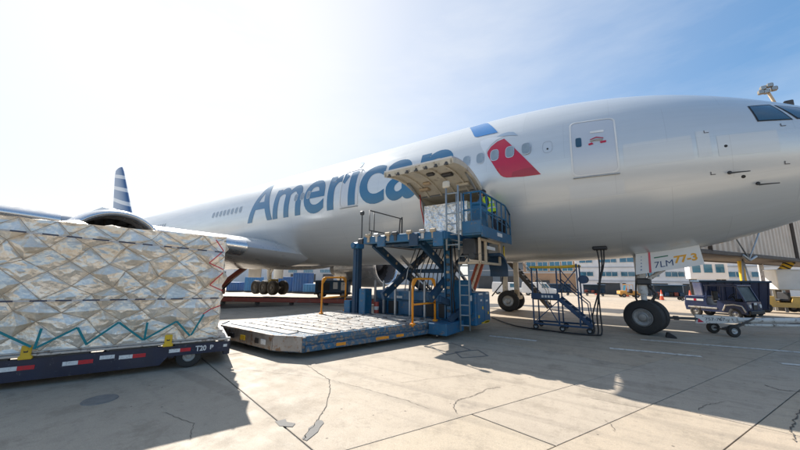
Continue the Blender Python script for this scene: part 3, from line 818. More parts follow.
sd = MB(); sd.loft([[W(17.4 - t * 2.6, .55 * math.cos(q) * math.sin(math.pi * (t * .94 + .03)), fT(16) - .02 + .16 * max(0, math.sin(q)) * math.sin(math.pi * (t * .94 + .03))) for q in [math.pi * j / 10 for j in range(11)]] for t in [i / 12 for i in range(13)]])
part(sd, 'antenna_dome', GREYWING, smooth=50)
# belly fairing
bf = MB(); rings = []
for i in range(31):
    a = 20 + 27 * i / 30; f = max(.02, math.sin(math.pi * (i + .3) / 30.6)) ** .45
    rings.append([W(a, 3.32 * f * math.cos(t), 3.75 + 1.5 * f * math.sin(t)) for t in [2 * math.pi * j / 40 for j in range(40)]])
bf.loft(rings); part(bf, 'belly_fairing', SILVER2, smooth=60)
# wings
def airfoil(le, ch, th, inc=0.0, k=16):
    """ring of points (aft offset, height)"""
    up = []; lo = []
    for i in range(k + 1):
        x = (1 - math.cos(math.pi * i / k)) / 2
        t = 5 * th * (.2969 * math.sqrt(x) - .126 * x - .3516 * x * x + .2843 * x ** 3 - .1015 * x ** 4)
        cam_ = .018 * 4 * x * (1 - x)
        up.append((x, cam_ + t)); lo.append((x, cam_ * .4 - t * .85))
    pts = list(reversed(up)) + lo[1:-1]
    return [(le[0] + ch * (x * math.cos(inc) + y * math.sin(inc)), le[1], le[2] + ch * (y * math.cos(inc) - x * math.sin(inc))) for x, y in pts]
TL = math.tan(R(33.0))
def wing_sections(sg):
    out = []
    for l, ch, th in ((1.5, 14.6, .125), (3.1, 13.4, .125), (6, 11.3, .122), (9.6, 9.0, .12), (14, 7.6, .11), (20, 5.9, .105), (27, 3.9, .1), (30.5, 2.9, .095), (32.4, 1.3, .09)):
        a = 22.6 + (l - 3.1) * TL + (1.0 if l > 32 else 0); z = 3.18 + (l - 3.1) * .128 + .0006 * l * l
        out.append([W(p[0], sg * p[1], p[2]) for p in airfoil((a, l, z), ch, th, R(1.2))])
    return out
for sg in (1, -1):
    b = MB(); b.loft(wing_sections(sg)); wg = part(b, 'wing', GREYWING, smooth=45)
    # polished slats along the leading edge
    for l0, l1 in ((4.3, 8.4), (11.0, 16.8), (16.95, 22.5), (22.65, 30)):
        sb = MB(); rings = []
        for l in (l0, (l0 + l1) / 2, l1):
            ch = 13.4 + (l - 3.1) * (9.0 - 13.4) / 6.5 if l < 9.6 else (9.0 + (l - 9.6) * (2.9 - 9.0) / 20.9)
            a = 22.6 + (l - 3.1) * TL; z = 3.18 + (l - 3.1) * .128 + .0006 * l * l
            af = airfoil((a - .03, l, z), ch, .128, R(1.2), 24)
            cut_ = [p for p in af if p[0] < a + ch * .075]
            rings.append([W(p[0], sg * p[1], p[2]) for p in cut_] )
        m_ = min(len(r) for r in rings); rings = [r[(len(r) - m_) // 2:(len(r) - m_) // 2 + m_] for r in rings]
        sb.loft(rings); part(sb, 'slat', CHROME, wg, 40)
    for l in (13.5, 18.6, 24):
        a = 22.6 + (l - 3.1) * TL + (7.7 if l < 16 else 6 if l < 20 else 4.4) * .72; z = 3.0 + (l - 3.1) * .128
        fb_ = MB(); fb_.loft([[W(a - 1.6 + 4 * t, sg * l + .3 * math.sin(math.pi * (t * .96 + .02)) * math.cos(q), z - .25 + .34 * math.sin(math.pi * (t * .96 + .02)) * math.sin(q)) for q in [2 * math.pi * j / 12 for j in range(12)]] for t in [i / 10 for i in range(11)]])
        part(fb_, 'flap_track_fairing', GREYWING, wg, 60)
# engines
def engine(sg):
    o_ = W(24.3, sg * 9.65, 2.76); ax = (-1, 0, -.035)
    b = MB(); prof = [(.10, 1.60), (.0, 1.68), (-.0, 1.70), (.05, 1.78), (.25, 1.86), (.7, 1.93), (1.5, 1.97), (2.6, 1.95), (3.8, 1.85), (5.0, 1.68), (5.4, 1.60), (5.38, 1.55), (4.9, 1.5)]
    b.lathe(o_, ax, prof[4:], 56); na = part(b, 'engine', mat('nacelle_paint', (.40, .42, .45), .22, .4, .04, 1, coat=.6), smooth=40)
    lp = MB(); lp.lathe(o_, ax, [(.42, 1.545), (.2, 1.56), (.07, 1.60), (.0, 1.665), (-.012, 1.70), (.02, 1.75), (.1, 1.81), (.252, 1.861)], 56); part(lp, 'inlet_lip', CHROME, na, 60)
    du = MB(); du.lathe(o_, ax, [(.42, 1.545), (.8, 1.55), (1.35, 1.62)], 56); part(du, 'inlet_duct', mat('inlet_grey', (.24, .24, .26), .45, .2), na, 60)
    fn = MB(); dv = Vector(ax).normalized(); x, y, _ = basis(dv); c = o_ + dv * 1.25
    for i in range(22):
        rings = []
        for r_, tw, w_ in ((.5, .2, .13), (.9, .45, .2), (1.3, .8, .23), (1.6, 1.05, .2)):
            t = 2 * math.pi * i / 22 + .12 * (r_ - .5)
            er = x * math.cos(t) + y * math.sin(t); et = dv.cross(er)
            q = et * math.sin(tw) + dv * math.cos(tw); nn = et * math.cos(tw) - dv * math.sin(tw)
            rings.append([c + er * r_ + q * w_ + nn * .01, c + er * r_ - q * w_ + nn * .01, c + er * r_ - q * w_ - nn * .01, c + er * r_ + q * w_ - nn * .01])
        fn.loft(rings)
    part(fn, 'fan', mat('fan_blade', (.10, .105, .115), .35, .8), na)
    bk = MB(); bk.lathe(o_, ax, [(1.6, 1.62), (1.62, .02)], 40); part(bk, 'fan_casing', BLACK, na)
    sp = MB(); sp.lathe(o_, ax, [(.55, .01), (.65, .16), (.85, .33), (1.1, .46), (1.35, .53)], 28); sn_ = part(sp, 'spinner', mat('spinner_grey', (.06, .06, .065), .35), na, 60)
    co_ = MB(); co_.lathe(o_, ax, [(4.3, 1.2), (5.4, 1.1), (6.4, .82), (6.9, .72), (6.9, .6), (6.2, .5), (7.6, .1)], 36); part(co_, 'core_exhaust', DARKSTEEL, na, 40)
    py_ = MB(); rings = []
    for a_, z0, z1, w_ in ((25.3, 4.55, 4.72, .06), (26.5, 4.3, 4.95, .22), (28.5, 4.1, 4.95, .26), (31, 3.6, 4.5, .22), (33.5, 3.75, 4.2, .06)):
        rings.append([W(a_, sg * 9.65 - w_, z0), W(a_, sg * 9.65 + w_, z0), W(a_, sg * 9.65 + w_, z1), W(a_, sg * 9.65 - w_, z1)])
    py_.loft(rings); part(py_, 'pylon', SILVER2, na, 40)
for sg in (1, -1): engine(sg)
# fin and stabilisers
def stripe_mat():
    M = bpy.data.materials.new('fin_stripes'); M.use_nodes = True; t = M.node_tree; N = t.nodes; L = t.links; b = N['Principled BSDF']
    g = N.new('ShaderNodeNewGeometry'); sx = N.new('ShaderNodeSeparateXYZ'); L.new(g.outputs['Position'], sx.inputs[0])
    ad = N.new('ShaderNodeMath'); ad.operation = 'MULTIPLY_ADD'; ad.inputs[1].default_value = .22; L.new(sx.outputs['X'], ad.inputs[0]); L.new(sx.outputs['Z'], ad.inputs[2])
    md = N.new('ShaderNodeMath'); md.operation = 'PINGPONG'; md.inputs[1].default_value = .95; L.new(ad.outputs[0], md.inputs[0])
    r = N.new('ShaderNodeMapRange'); r.inputs[1].default_value = .66; r.inputs[2].default_value = .69; L.new(md.outputs[0], r.inputs[0])
    m_ = N.new('ShaderNodeMix'); m_.data_type = 'RGBA'; m_.inputs[6].default_value = (.02, .10, .25, 1); m_.inputs[7].default_value = (.6, .63, .66, 1)
    L.new(r.outputs[0], m_.inputs[0]); L.new(m_.outputs[2], b.inputs['Base Color']); b.inputs['Roughness'].default_value = .3
    return M
fin = MB(); rings = []
for z, le, ch in ((8.0, 59.6, 10.6), (9.6, 61.6, 9.2), (13.5, 65.2, 6.9), (17.6, 69.0, 4.5), (18.5, 70.1, 3.4)):
    k = 14; up = []; lo = []
    for i in range(k + 1):
        x = (1 - math.cos(math.pi * i / k)) / 2; t = 5 * .1 * (.2969 * math.sqrt(x) - .126 * x - .3516 * x * x + .2843 * x ** 3 - .1015 * x ** 4)
        up.append(W(le + ch * x, ch * t, z)); lo.append(W(le + ch * x, -ch * t, z))
    rings.append(list(reversed(up)) + lo[1:-1])
fin.loft(rings); part(fin, 'tail_fin', stripe_mat(), smooth=45)
for sg in (1, -1):
    b = MB(); b.loft([[W(p[0], sg * p[1], p[2]) for p in airfoil((le, l, z), ch, .09)] for l, le, ch, z in ((.8, 63.4, 7.2, 7.0), (10.7, 71.2, 2.2, 7.9))]); part(b, 'tailplane', GREYWING, smooth=45)

# landing gear
def wheel_mesh(r_, w_, rim=.52, name='wheel', m_=RUBBER):
    """tyre round Y, centred"""
    b = MB(); rr = r_ * rim
    b.lathe((0, 0, 0), (0, 1, 0), [(-w_ * .42, rr), (-w_ * .5, rr * 1.12), (-w_ * .5, r_ * .82), (-w_ * .44, r_ * .94), (-w_ * .28, r_), (-w_ * .1, r_), (-w_ * .09, r_ * .985), (w_ * .09, r_ * .985), (w_ * .1, r_), (w_ * .28, r_), (w_ * .44, r_ * .94), (w_ * .5, r_ * .82), (w_ * .5, rr * 1.12), (w_ * .42, rr)], 36)
    me = b.mesh(name, 30); me.materials.append(m_); return me
def rim_mesh(r_, w_, rim=.52, holes=8, name='rim', m_=None):
    b = MB(); rr = r_ * rim
    for s in (-1, 1):
        b.lathe((0, 0, 0), (0, s, 0), [(w_ * .40, rr * 1.02), (w_ * .44, rr * .93), (w_ * .34, rr * .85), (w_ * .26, rr * .55), (w_ * .3, rr * .42), (w_ * .42, rr * .38), (w_ * .44, rr * .26), (w_ * .44, .002)], 28)
        for i in range(holes):
            t = 2 * math.pi * i / holes; c = Vector((math.cos(t), 0, math.sin(t))) * rr * .68
            b.cyl(c + Vector((0, s * w_ * .24, 0)), c + Vector((0, s * w_ * .325, 0)), rr * .08, n=8)
    me = b.mesh(name, 35); me.materials.append(m_ or STEEL); return me
RIMW = mat('rim_grey', (.34, .335, .325), .45, .3, .15, 8, dirt=.4)
def add_wheel(wm, rm, parent, loc, rz=0, rel=None):
    o = inst('wheel', wm, parent, loc, (0, 0, rz)); q = inst('rim', rm, o)
    if rel is not None: o.matrix_parent_inverse = rel
    return o
NW, NR = wheel_mesh(.545, .43), rim_mesh(.545, .43, m_=RIMW)
b = MB(); gx = W(5.9, 0, .55)
b.cyl(gx + Vector((0, 0, .0)), gx + Vector((-.02, 0, 1.1)), .085, .085, 16); b.cyl(gx + Vector((-.02, 0, .75)), gx + Vector((-.05, 0, 2.3)), .14, .15, 16)
b.cyl(gx + Vector((0, -.38, 0)), gx + Vector((0, .38, 0)), .07, n=12)
ng = part(b, 'nose_gear', WHITEW, smooth=40)
for s in (-1, 1): add_wheel(NW, NR, ng, gx + Matrix.Rotation(R(-14), 3, 'Z') @ Vector((0, s * .33, 0)), R(-14))
b = MB(); b.tube([gx + Vector((.1, 0, .35)), gx + Vector((.34, 0, .75)), gx + Vector((.1, 0, 1.05))], .05, 8); b.box(gx + Vector((.02, 0, 1.15)), (.42, .5, .22), .04)
part(b, 'torque_link', DARKSTEEL, ng, 30)
b = MB(); b.cyl(gx + Vector((0, .18, 1.1)), gx + Vector((1.5, .12, 2.25)), .06, n=10); b.cyl(gx + Vector((0, -.18, 1.1)), gx + Vector((1.5, -.12, 2.25)), .06, n=10); part(b, 'drag_brace', WHITEW, ng, 40)
for dx, dy in ((-.25, -.16), (-.22, .1), (.25, -.14)):
    b = MB(); b.tube([gx + Vector((dx * .5, dy, .15)), gx + Vector((dx, dy, .6)), gx + Vector((dx * .7, dy, 1.3)), gx + Vector((dx * .4, dy, 2.0))], .018, 6); part(b, 'hydraulic_line', BLACK, ng, True)
def gear_door(q, thick, name, m_, parent):
    q = [Vector(p) for p in q]; t = Vector((0, thick, 0))
    b = MB().add([p for p in q] + [p + t for p in q], [(0, 1, 2, 3), (7, 6, 5, 4), (0, 4, 5, 1), (1, 5, 6, 2), (2, 6, 7, 3), (3, 7, 4, 0)])
    return part(b, name, m_, parent)
DY = 13.12
DQ = [(.28, DY, 1.92), (1.98, DY, 2.24), (1.90, DY, 2.93), (.34, DY, 2.68)]
gd = gear_door(DQ, .05, 'gear_door', WHITE, ng)
gear_door([(p[0], 14.3, p[2]) for p in DQ], .05, 'gear_door', WHITE, ng)
def dpt(x, y):          # x along the panel 0..1, y up 0..1
    a = Vector(DQ[0]).lerp(Vector(DQ[1]), x); b_ = Vector(DQ[3]).lerp(Vector(DQ[2]), x); return a.lerp(b_, y) + Vector((0, -.006, 0))
def dtext(t, x0, x1, y0, hgt, m_, off=0.0):
    for o in wrap_text(t, lambda x, y: dpt(x0 + (x1 - x0) * x, y0 + y * hgt), m_, gd, 'letter', off, .5): pass
dtext('7LM', .30, .58, .16, .38, mat('mark_blue', (.02, .06, .16), .4), .0)
dtext('77-3', .60, .93, .24, .42, mat('mark_orange', (.75, .36, .02), .4), .035)
def dquad(name, x0, x1, y0, y1, m_):
    part(MB().add([dpt(x0, y0), dpt(x1, y0), dpt(x1, y1), dpt(x0, y1)], [(0, 1, 2, 3)]), name, m_, gd, normals=False)
dquad('green_line', .30, .52, .58, .63, mat('mark_green', (.02, .16, .09), .4))
dquad('red_stripe', .21, .245, .0, 1.0, RED_F)
for i in range(5): dquad('stencil', .075 + .004 * i, .10, .15 + i * .14, .2 + i * .14, mat('stencil_blue', (.12, .2, .35), .5))
MW, MR_ = wheel_mesh(.70, .52), rim_mesh(.70, .52, m_=mat('rim_dark', (.10, .10, .10), .5, .3, .15, 8, dirt=.4))
for sg in (1, -1):
    c = W(36.2, sg * 5.45, .56); b = MB()
    b.cyl(c, c + Vector((0, sg * .25, 3.2)), .2, .26, 16); b.beam(c + Vector((-1.6, 0, 0)), c + Vector((1.6, 0, 0)), .26, .34, .05)
    for dx in (-1.47, 0, 1.47): b.cyl(c + Vector((dx, -.7, 0)), c + Vector((dx, .7, 0)), .09, n=10)
    b.cyl(c + Vector((0, 0, 1.6)), c + Vector((0, sg * 2.0, 3.1)), .1, n=10); b.cyl(c + Vector((0, 0, 1.4)), c + Vector((2.2, sg * 0.6, 3.0)), .1, n=10)
    mg = part(b, 'main_gear', WHITEW, smooth=40)
    for dx in (-1.47, 0, 1.47):
        for s in (-1, 1): add_wheel(MW, MR_, mg, c + Vector((dx, s * .55, 0)))
    b = MB(); b.box(c + Vector((.62, 0, .45)), (.5, .9, .8), .06); part(b, 'brake_pack', mat('hydraulic_yellow', (.30, .23, .07), .5, .2, .3, 9), mg)
    b = MB(); b.box(c + Vector((.25, -sg * .75, 1.9)), (1.6, .07, 2.0), .02); part(b, 'gear_door', WHITE, mg)
    b = MB(); b.box(c + Vector((.35, sg * 1.9, 1.85)), (2.2, .07, 1.7), .02); part(b, 'gear_door', WHITE, mg)
# ================================================================== cargo dolly with a foil wrapped load
from mathutils import noise as mnoise
FOIL = foil_mat('silver_foil', (0.94, 0.87, 0.76), 0.29, 0.48)
FOIL2 = foil_mat('clear_wrap_foil', (0.80, 0.82, 0.83), 0.24, 0.6)
CORD = mat('net_cord', (0.42, 0.33, 0.24), .8, 0, .2, 20)
TEAL = mat('teal_strap', (0.0, 0.20, 0.235), .6, 0, .12, 12)
REDS = mat('red_strap', (0.55, 0.035, 0.05), .6, 0, .12, 12)
BLUEDASH = mat('dark_strap', (0.05, 0.055, 0.085), .6, 0, .2, 12)
PALEDASH = mat('pale_strap', (0.50, 0.48, 0.46), .6, 0, .2, 12)

def foil_face(b, o, ex, ey, nrm, lx, ly, sx, sy, amp, rnd, cords=None, sub=2, edge_free=False):
    """net-quilted crumpled face; cords: list collecting low-low diagonals"""
    nx, ny = max(2, round(lx / sx)), max(2, round(ly / sy))
    G = {}
    for i in range(nx + 1):
        for j in range(ny + 1):
            e = i in (0, nx) or j in (0, ny)
            x = lx * i / nx + (0 if i in (0, nx) else rnd.uniform(-.32, .32) * sx)
            y = ly * j / ny + (0 if j in (0, ny) else rnd.uniform(-.3, .3) * sy)
            h = 0.0 if e else ((rnd.uniform(.1, 1.25) * amp) if (i + j) % 2 else rnd.uniform(-.12, .12) * amp)
            G[i, j] = Vector((x, y, h))
    def pt(q): return o + ex * q.x + ey * q.y + nrm * q.z
    for i in range(nx):
        for j in range(ny):
            A, B, C, D = G[i, j], G[i + 1, j], G[i + 1, j + 1], G[i, j + 1]
            if (i + j) % 2 == 0:
                tr = ((A, B, C), (A, C, D)); lo = (A, C)
            else:
                tr = ((B, C, D), (B, D, A)); lo = (B, D)
            if cords is not None: cords.append((pt(lo[0]), pt(lo[1])))
            for T in tr:
                k = 2 ** sub; idx = {}
                for u in range(k + 1):
                    for v in range(k + 1 - u):
                        q = T[0] * (1 - (u + v) / k) + T[1] * (u / k) + T[2] * (v / k)
                        w_ = pt(q)
                        edge = min(q.x, lx - q.x, q.y, ly - q.y) < 1e-4
                        if not edge: w_ = w_ + nrm * (mnoise.noise(w_ * 5.5) * .035 + abs(mnoise.noise(w_ * 11)) * -.045 + mnoise.noise(w_ * 19) * .014) 
                        idx[u, v] = len(b.v); b.v.append(tuple(w_))
                for u in range(k):
                    for v in range(k - u):
                        b.f.append((idx[u, v], idx[u + 1, v], idx[u, v + 1]))
                        if u + v < k - 1: b.f.append((idx[u + 1, v], idx[u + 1, v + 1], idx[u, v + 1]))
def foil_block(o, L_, D_, H_, sx, sy, amp, seed, cords=None):
    """corner o, extends +x L, -y D, +z H ; +y face is the front"""
    rnd = random.Random(seed); b = MB(); o = Vector(o); X, Y, Z = Vector((1, 0, 0)), Vector((0, 1, 0)), Vector((0, 0, 1))
    foil_face(b, o, X, Z, Y, L_, H_, sx, sy, amp, rnd, cords)
    foil_face(b, o - Y * D_, X, Z, -Y, L_, H_, sx, sy, amp, rnd, cords, 1)
    foil_face(b, o, -Y, Z, -X, D_, H_, sx, sy, amp, rnd, cords, 1)
    foil_face(b, o + X * L_, -Y, Z, X, D_, H_, sx, sy, amp, rnd, cords, 1)
    foil_face(b, o + Z * H_, X, -Y, Z, L_, D_, sx * 1.2, sx * 1.2, amp * .9, rnd, cords, 1)
    bm = bmesh.new(); me = bpy.data.meshes.new('t'); me.from_pydata(b.v, [], b.f); bm.from_mesh(me)
    bmesh.ops.remove_doubles(bm, verts=bm.verts, dist=.002)
    bmesh.ops.recalc_face_normals(bm, faces=bm.faces)
    return bm
def strap(name, pts, wd, th, m_, parent, n_=(0, 1, 0)):
    b = MB()
    for p0, p1 in zip(pts[:-1], pts[1:]): b.beam(p0, p1, th, wd, 0, (0, 0, 1)) if abs(Vector(p1).z - Vector(p0).z) < 1e9 else None
    return b.build(name, m_, parent)

DRZ = math.atan2(-.926, -.377)
dolly = empty('cargo_dolly', (-6.93, 3.58, 0), DRZ, 'navy blue roller dolly carrying the tall foil wrapped load', 'dolly')
LD, WDT = 6.6, 2.55
b = MB(); b.loft([[(x_, y_, z_) for x_, z_ in ((-.02, .44), (-.02, .25), (1.0, .25), (1.12, .11), (LD, .11), (LD, .44))] for y_ in (-.09, 0)]); b.build('side_beam', NAVY, dolly)
b = MB(); b.span((-.02, -WDT, .13), (LD, -WDT + .09, .44), .012); b.build('side_beam', NAVY, dolly)
b = MB(); b.span((-.06, -WDT + .1, .16), (.06, -.1, .43), .01); b.span((LD - .1, -WDT + .1, .16), (LD - .02, -.1, .43), .01)
for i in range(6): b.span((.9 + i, -WDT + .1, .2), (1.0 + i, -.1, .4))
b.build('cross_beams', NAVY, dolly)
b = MB(); b.span((-.05, -.06, .475), (LD, .015, .515), .006); b.build('edge_rail', ALU, dolly)
for i in range(7):
    b = MB(); b.span((.22 + i * .95, -.10, .42), (.92 + i * .95, -.02, .47), .01); b.build('roller_tray', DARKSTEEL, dolly)
for i in range(26):
    b = MB() if i == 0 else b
    if i == 0:
        b.cyl((0, -WDT + .12, 0), (0, -.12, 0), .035, n=10); RM = b.mesh('roller', 30); RM.materials.append(STEEL)
    inst('roller', RM, dolly, (.15 + i * .25, 0, .47))
TAPEW, TAPER = mat('tape_white', (.7, .7, .68), .4, 0, .1, 20, wear=(.2, .2, .22), wamt=.3, wscale=30), mat('tape_red', (.55, .02, .03), .4, 0, .1, 20, wear=(.2, .05, .05), wamt=.3, wscale=30)
for x0, x1, zc in ((2.76, 3.15, .31), (2.06, 2.44, .31), (1.34, 1.72, .325), (.64, .99, .35)):
    h = .033; xm = (x0 + x1) / 2
    t = MB().span((xm, 0, zc - h), (x1, .005, zc + h)).build('reflective_tape', TAPEW, dolly)
    MB().span((x0, 0, zc - h), (xm - .002, .006, zc + h)).build('red_half', TAPER, t)
MB().span((1.78, 0, .32), (1.98, .008, .385), .003).build('number_plate', TAPEW, dolly)
def ltext(t, x0, x1, z0, hgt, y, m_, parent, off=.02, flip=True):
    out = []
    for o in wrap_text(t, lambda x, yy: Vector((x0 + (x1 - x0) * x, y, z0 + yy * hgt)), m_, parent, 'letter', off, 9): o.matrix_parent_inverse = Matrix(); out.append(o)
    return out
ltext('T20', .56, .375, .305, .135, .004, TAPEW, dolly, .03)
ltext('P', .31, .25, .315, .115, .004, TAPEW, dolly, .03)
MB().box((.04, .004, .36), (.07, .008, .05), .003).build('corner_mark', TAPEW, dolly)
for x in (2.88, 1.02, 5.0):
    b = MB(); b.box((x, .02, .56), (.12, .035, .2), .012); b.box((x, .0, .47), (.16, .08, .06), .01); b.cyl((x - .0, .02, .60), (x, .045, .60), .03, n=10)
    s_ = b.build('pallet_stop', YELLOW, dolly)
    MB().box((x, .038, .585), (.05, .006, .07), .002).build('slot', BLACK, s_)
TW, TR = wheel_mesh(.22, .16, .48), rim_mesh(.22, .16, .48, 6, m_=mat('rim_pale', (.36, .35, .32), .5, 0, .15, 8, dirt=.3))
for x, y in ((.66, -.16), (.66, -WDT + .16), (5.6, -.16), (5.6, -WDT + .16)):
    o = inst('wheel', TW, dolly, (x, y + (.06 if y > -1 else 0), .22)); inst('rim', TR, o)
    b = MB(); b.box((x, y - .02, .27), (.1, .12, .2), .01); b.build('axle_bracket', DARKSTEEL, dolly)
b = MB(); b.cyl((.66, -WDT + .16, .2), (.66, -.16, .2), .04, n=10); b.cyl((5.6, -WDT + .16, .2), (5.6, -.16, .2), .04, n=10); b.build('axles', DARKSTEEL, dolly, 40)

cargo = empty('cargo_pallet', (-6.93, 3.58, .515), DRZ, 'tall netted pallet of cargo wrapped in crumpled silver foil on the navy dolly', 'cargo')
b = MB(); b.span((.04, -2.44, .004), (6.3, -.02, .03), .006); b.build('pallet_sheet', ALU, cargo)
cords = []
bm = foil_block((.2, -.05, .03), 6.0, 2.3, 2.06, .265, .20, .10, 5, cords)
for v in bm.verts:            # the load is a little taller towards the far end and leans
    v.co.z *= 1 + .018 * v.co.x
me = bpy.data.meshes.new('foil_wrap'); bm.to_mesh(me); bm.free(); me.materials.append(FOIL)
me.shade_smooth(); me.set_sharp_from_angle(angle=R(14))
link(bpy.data.objects.new('foil_wrap', me), cargo)
b = MB()
for p0, p1 in cords:
    p0, p1 = p0.copy(), p1.copy(); p0.z *= 1 + .018 * p0.x; p1.z *= 1 + .018 * p1.x
    c = Vector((3.2, -1.2, 1)); out = Vector((0, .012, 0)) if p0.y > -.3 and p1.y > -.3 else Vector((0, 0, .012))
    b.cyl(p0 + out, p1 + out, .0045, n=5, caps=False)
b.build('cargo_net', CORD, cargo, True)
Z0 = -.515
def strip(name, pts, wd, m_, y=.075):
    b = MB()
    P = [Vector((x, y, z + Z0)) for x, z in pts]
    for p0, p1 in zip(P[:-1], P[1:]):
        d = (p1 - p0).normalized(); nz = Vector((-d.z, 0, d.x)) * wd / 2
        q = [p0 - nz, p1 - nz, p1 + nz, p0 + nz]
        b.add([v for v in q] + [v + Vector((0, .006, 0)) for v in q], [(0, 1, 2, 3), (7, 6, 5, 4), (0, 4, 5, 1), (1, 5, 6, 2), (2, 6, 7, 3), (3, 7, 4, 0)])
    return b.build(name, m_, cargo)
for pts in ([(3.6, .62), (3.21, .91), (2.82, .64)], [(2.74, .92), (2.78, .6)], [(2.76, .62), (2.31, .90), (2.16, .60)], [(2.16, .62), (1.78, .95), (1.40, .61)], [(1.37, .92), (1.385, .6)], [(1.38, .62), (.92, .91), (.68, .62)], [(.66, .63), (.48, 1.02)], [(4.4, .62), (4.0, .92), (3.6, .62)]):
    strip('teal_strap', pts, .034, TEAL)
strip('red_strap', [(.40, 2.54), (.24, 2.31), (.48, 2.05), (.21, 1.92)], .02, REDS)
strip('red_strap', [(.21, 1.86), (.43, 1.60), (.19, 1.48)], .02, REDS)
strip('red_strap', [(.50, 1.02), (.36, 1.12), (.2, 1.18)], .02, REDS)
for z0, z1, nm in ((2.28, 2.50, 'tie_strap'), (1.33, 1.37, 'tie_strap')):
    strip(nm, [(.22, z0), (3.45, z1), (6.2, z1 + .1)], .026, PALEDASH, .082)
    rr = random.Random(3); x = .25; k = 0
    while x < 6:
        L_ = rr.uniform(.12, .24); zz = z0 + (z1 - z0) * (x - .22) / 3.2; z2 = z0 + (z1 - z0) * (x + L_ - .22) / 3.2
        MB().beam((x, .091, zz + Z0), (x + L_, .091, z2 + Z0), .003, .024).build('strap_mark', BLUEDASH, cargo); x += L_ + rr.uniform(.08, .2)
    
# ================================================================== cargo loader
class Thing:
    def __init__(s, name, loc, label, cat, group=None):
        s.e = empty(name, loc, 0, label, cat, group); s.o = Vector(loc)
    def part(s, b, name, m_, parent=None, smooth=0):
        b.v = [tuple(Vector(p) - s.o) for p in b.v]
        return b.build(name, m_, parent or s.e, smooth)
    def inst(s, name, me, loc, rot=(0, 0, 0), parent=None):
        return inst(name, me, parent or s.e, Vector(loc) - s.o, rot)
LO = Thing('cargo_loader', (-6.6, 8.6, 0), 'blue scissor-lift cargo loader with lowered platform and raised bridge at the open hold', 'cargo loader')
poly = [(-9.2, 4.52), (-6.65, 4.47), (-5.99, 4.76), (-4.90, 8.72), (-4.78, 9.35), (-9.35, 9.35), (-9.75, 5.05)]
b = MB(); b.prism(poly, .12, .44); LO.part(b, 'main_platform', LOADBLUE2)
b = MB()
for p0, p1, z0, z1 in ((poly[0], poly[1], .14, .47), (poly[1], poly[2], .14, .47), (poly[6], poly[0], .14, .47)):
    d = Vector((p1[0] - p0[0], p1[1] - p0[1], 0)).normalized(); n_ = Vector((d.y, -d.x, 0)) * .02
    b.beam(Vector((*p0, (z0 + z1) / 2)) + n_, Vector((*p1, (z0 + z1) / 2)) + n_, .035, z1 - z0, .006)
LO.part(b, 'end_plate', mat('scuffed_plate', (.36, .33, .30), .45, .55, .2, 4, wear=(.26, .16, .1), wamt=.45, wscale=5, bump=.15))
for x_, w_, m_ in ((-8.55, .22, BLACK), (-8.0, .2, YELLOW), (-7.35, .16, BLACK), (-7.1, .2, TAPEW)):
    b = MB(); b.span((x_, 4.43, .22), (x_ + w_, 4.47, .34), .01); LO.part(b, 'end_slot', m_)
BX = lambda y: -5.99 + (y - 4.76) * (1.09 / 3.96)
b = MB(); b.beam((BX(4.80) + .045, 4.80, .2), (BX(8.6) + .045, 8.6, .2), .08, .13, .012); LO.part(b, 'side_bumper', LOADBLUE2)
b = MB(); b.beam((BX(4.82) - .02, 4.84, .40), (BX(8.55) - .02, 8.55, .40), .10, .13, .012); LO.part(b, 'side_rail', LOADBLUE2)
for y, L_ in ((5.5, .25), (6.6, .4), (7.25, .25)):
    b = MB(); b.beam((BX(y) + .088, y, .21), (BX(y + L_) + .088, y + L_, .21), .01, .07, .003); LO.part(b, 'hazard_tape', ORANGE)
k = 0; y = 4.80
rb = MB(); rb.cyl((-.07, 0, 0), (.07, 0, 0), .034, n=10); RB = rb.mesh('roller', 40); RB.materials.append(BLACK)
rr = random.Random(4)
while y < 9.1:
    xr = (BX(y + .15) - .16) if y > 4.9 else -6.55; xl = -9.28 if y > 5.2 else -9.2
    nseg = 2
    for s in range(nseg):
        a = xl + (xr - xl) * s / nseg; c = xl + (xr - xl) * (s + 1) / nseg - .025
        b = MB(); b.span((a, y, .435), (c, y + .300, .462 + rr.uniform(0, .006)), .006); LO.part(b, 'deck_slat', ALU)
        for f in (.3, .85): LO.inst('roller', RB, (a + (c - a) * f, y + .352, .447))
    y += .375
for pts in ((((-4.97, 7.67), (-4.86, 8.76))), (((-8.92, 7.82), (-8.98, 9.06)))):
    (x0, y0), (x1, y1) = pts; b = MB(); h = 1.74; r_ = .12
    d = Vector((x1 - x0, y1 - y0, 0)); d.normalize()
    P = [(x0, y0, .42), (x0, y0, h - r_), Vector((x0, y0, h - r_ * .3)) + d * r_ * .3, Vector((x0, y0, h)) + d * r_, Vector((x1, y1, h)) - d * r_, Vector((x1, y1, h - r_ * .3)) - d * r_ * .3, (x1, y1, h - r_), (x1, y1, .42)]
    b.tube(P, .032, 8); b.tube([(x0, y0, 1.02), (x1, y1, 1.02)], .028, 8)
    g_ = LO.part(b, 'guard_rail', ORANGE, None, True)
    for (x, y) in ((x0, y0), (x1, y1)):
        s = 1 if (x, y) == (x0, y0) else -1; q = Vector((x, y, h)); b = MB()
        b.add([q + d * s * .02, q + d * s * .22, q + d * s * .02 - Vector((0, 0, .24)), q + d * s * .02 + Vector((.012, 0, 0)), q + d * s * .22 + Vector((.012, 0, 0)), q + d * s * .02 + Vector((.012, 0, -.24))], [(0, 1, 2), (3, 5, 4), (0, 3, 4, 1), (1, 4, 5, 2), (2, 5, 3, 0)])
        LO.part(b, 'gusset', ORANGE, g_)
        b = MB(); b.box((x, y, .49), (.12, .12, .06), .01); LO.part(b, 'foot_plate', ORANGE, g_)
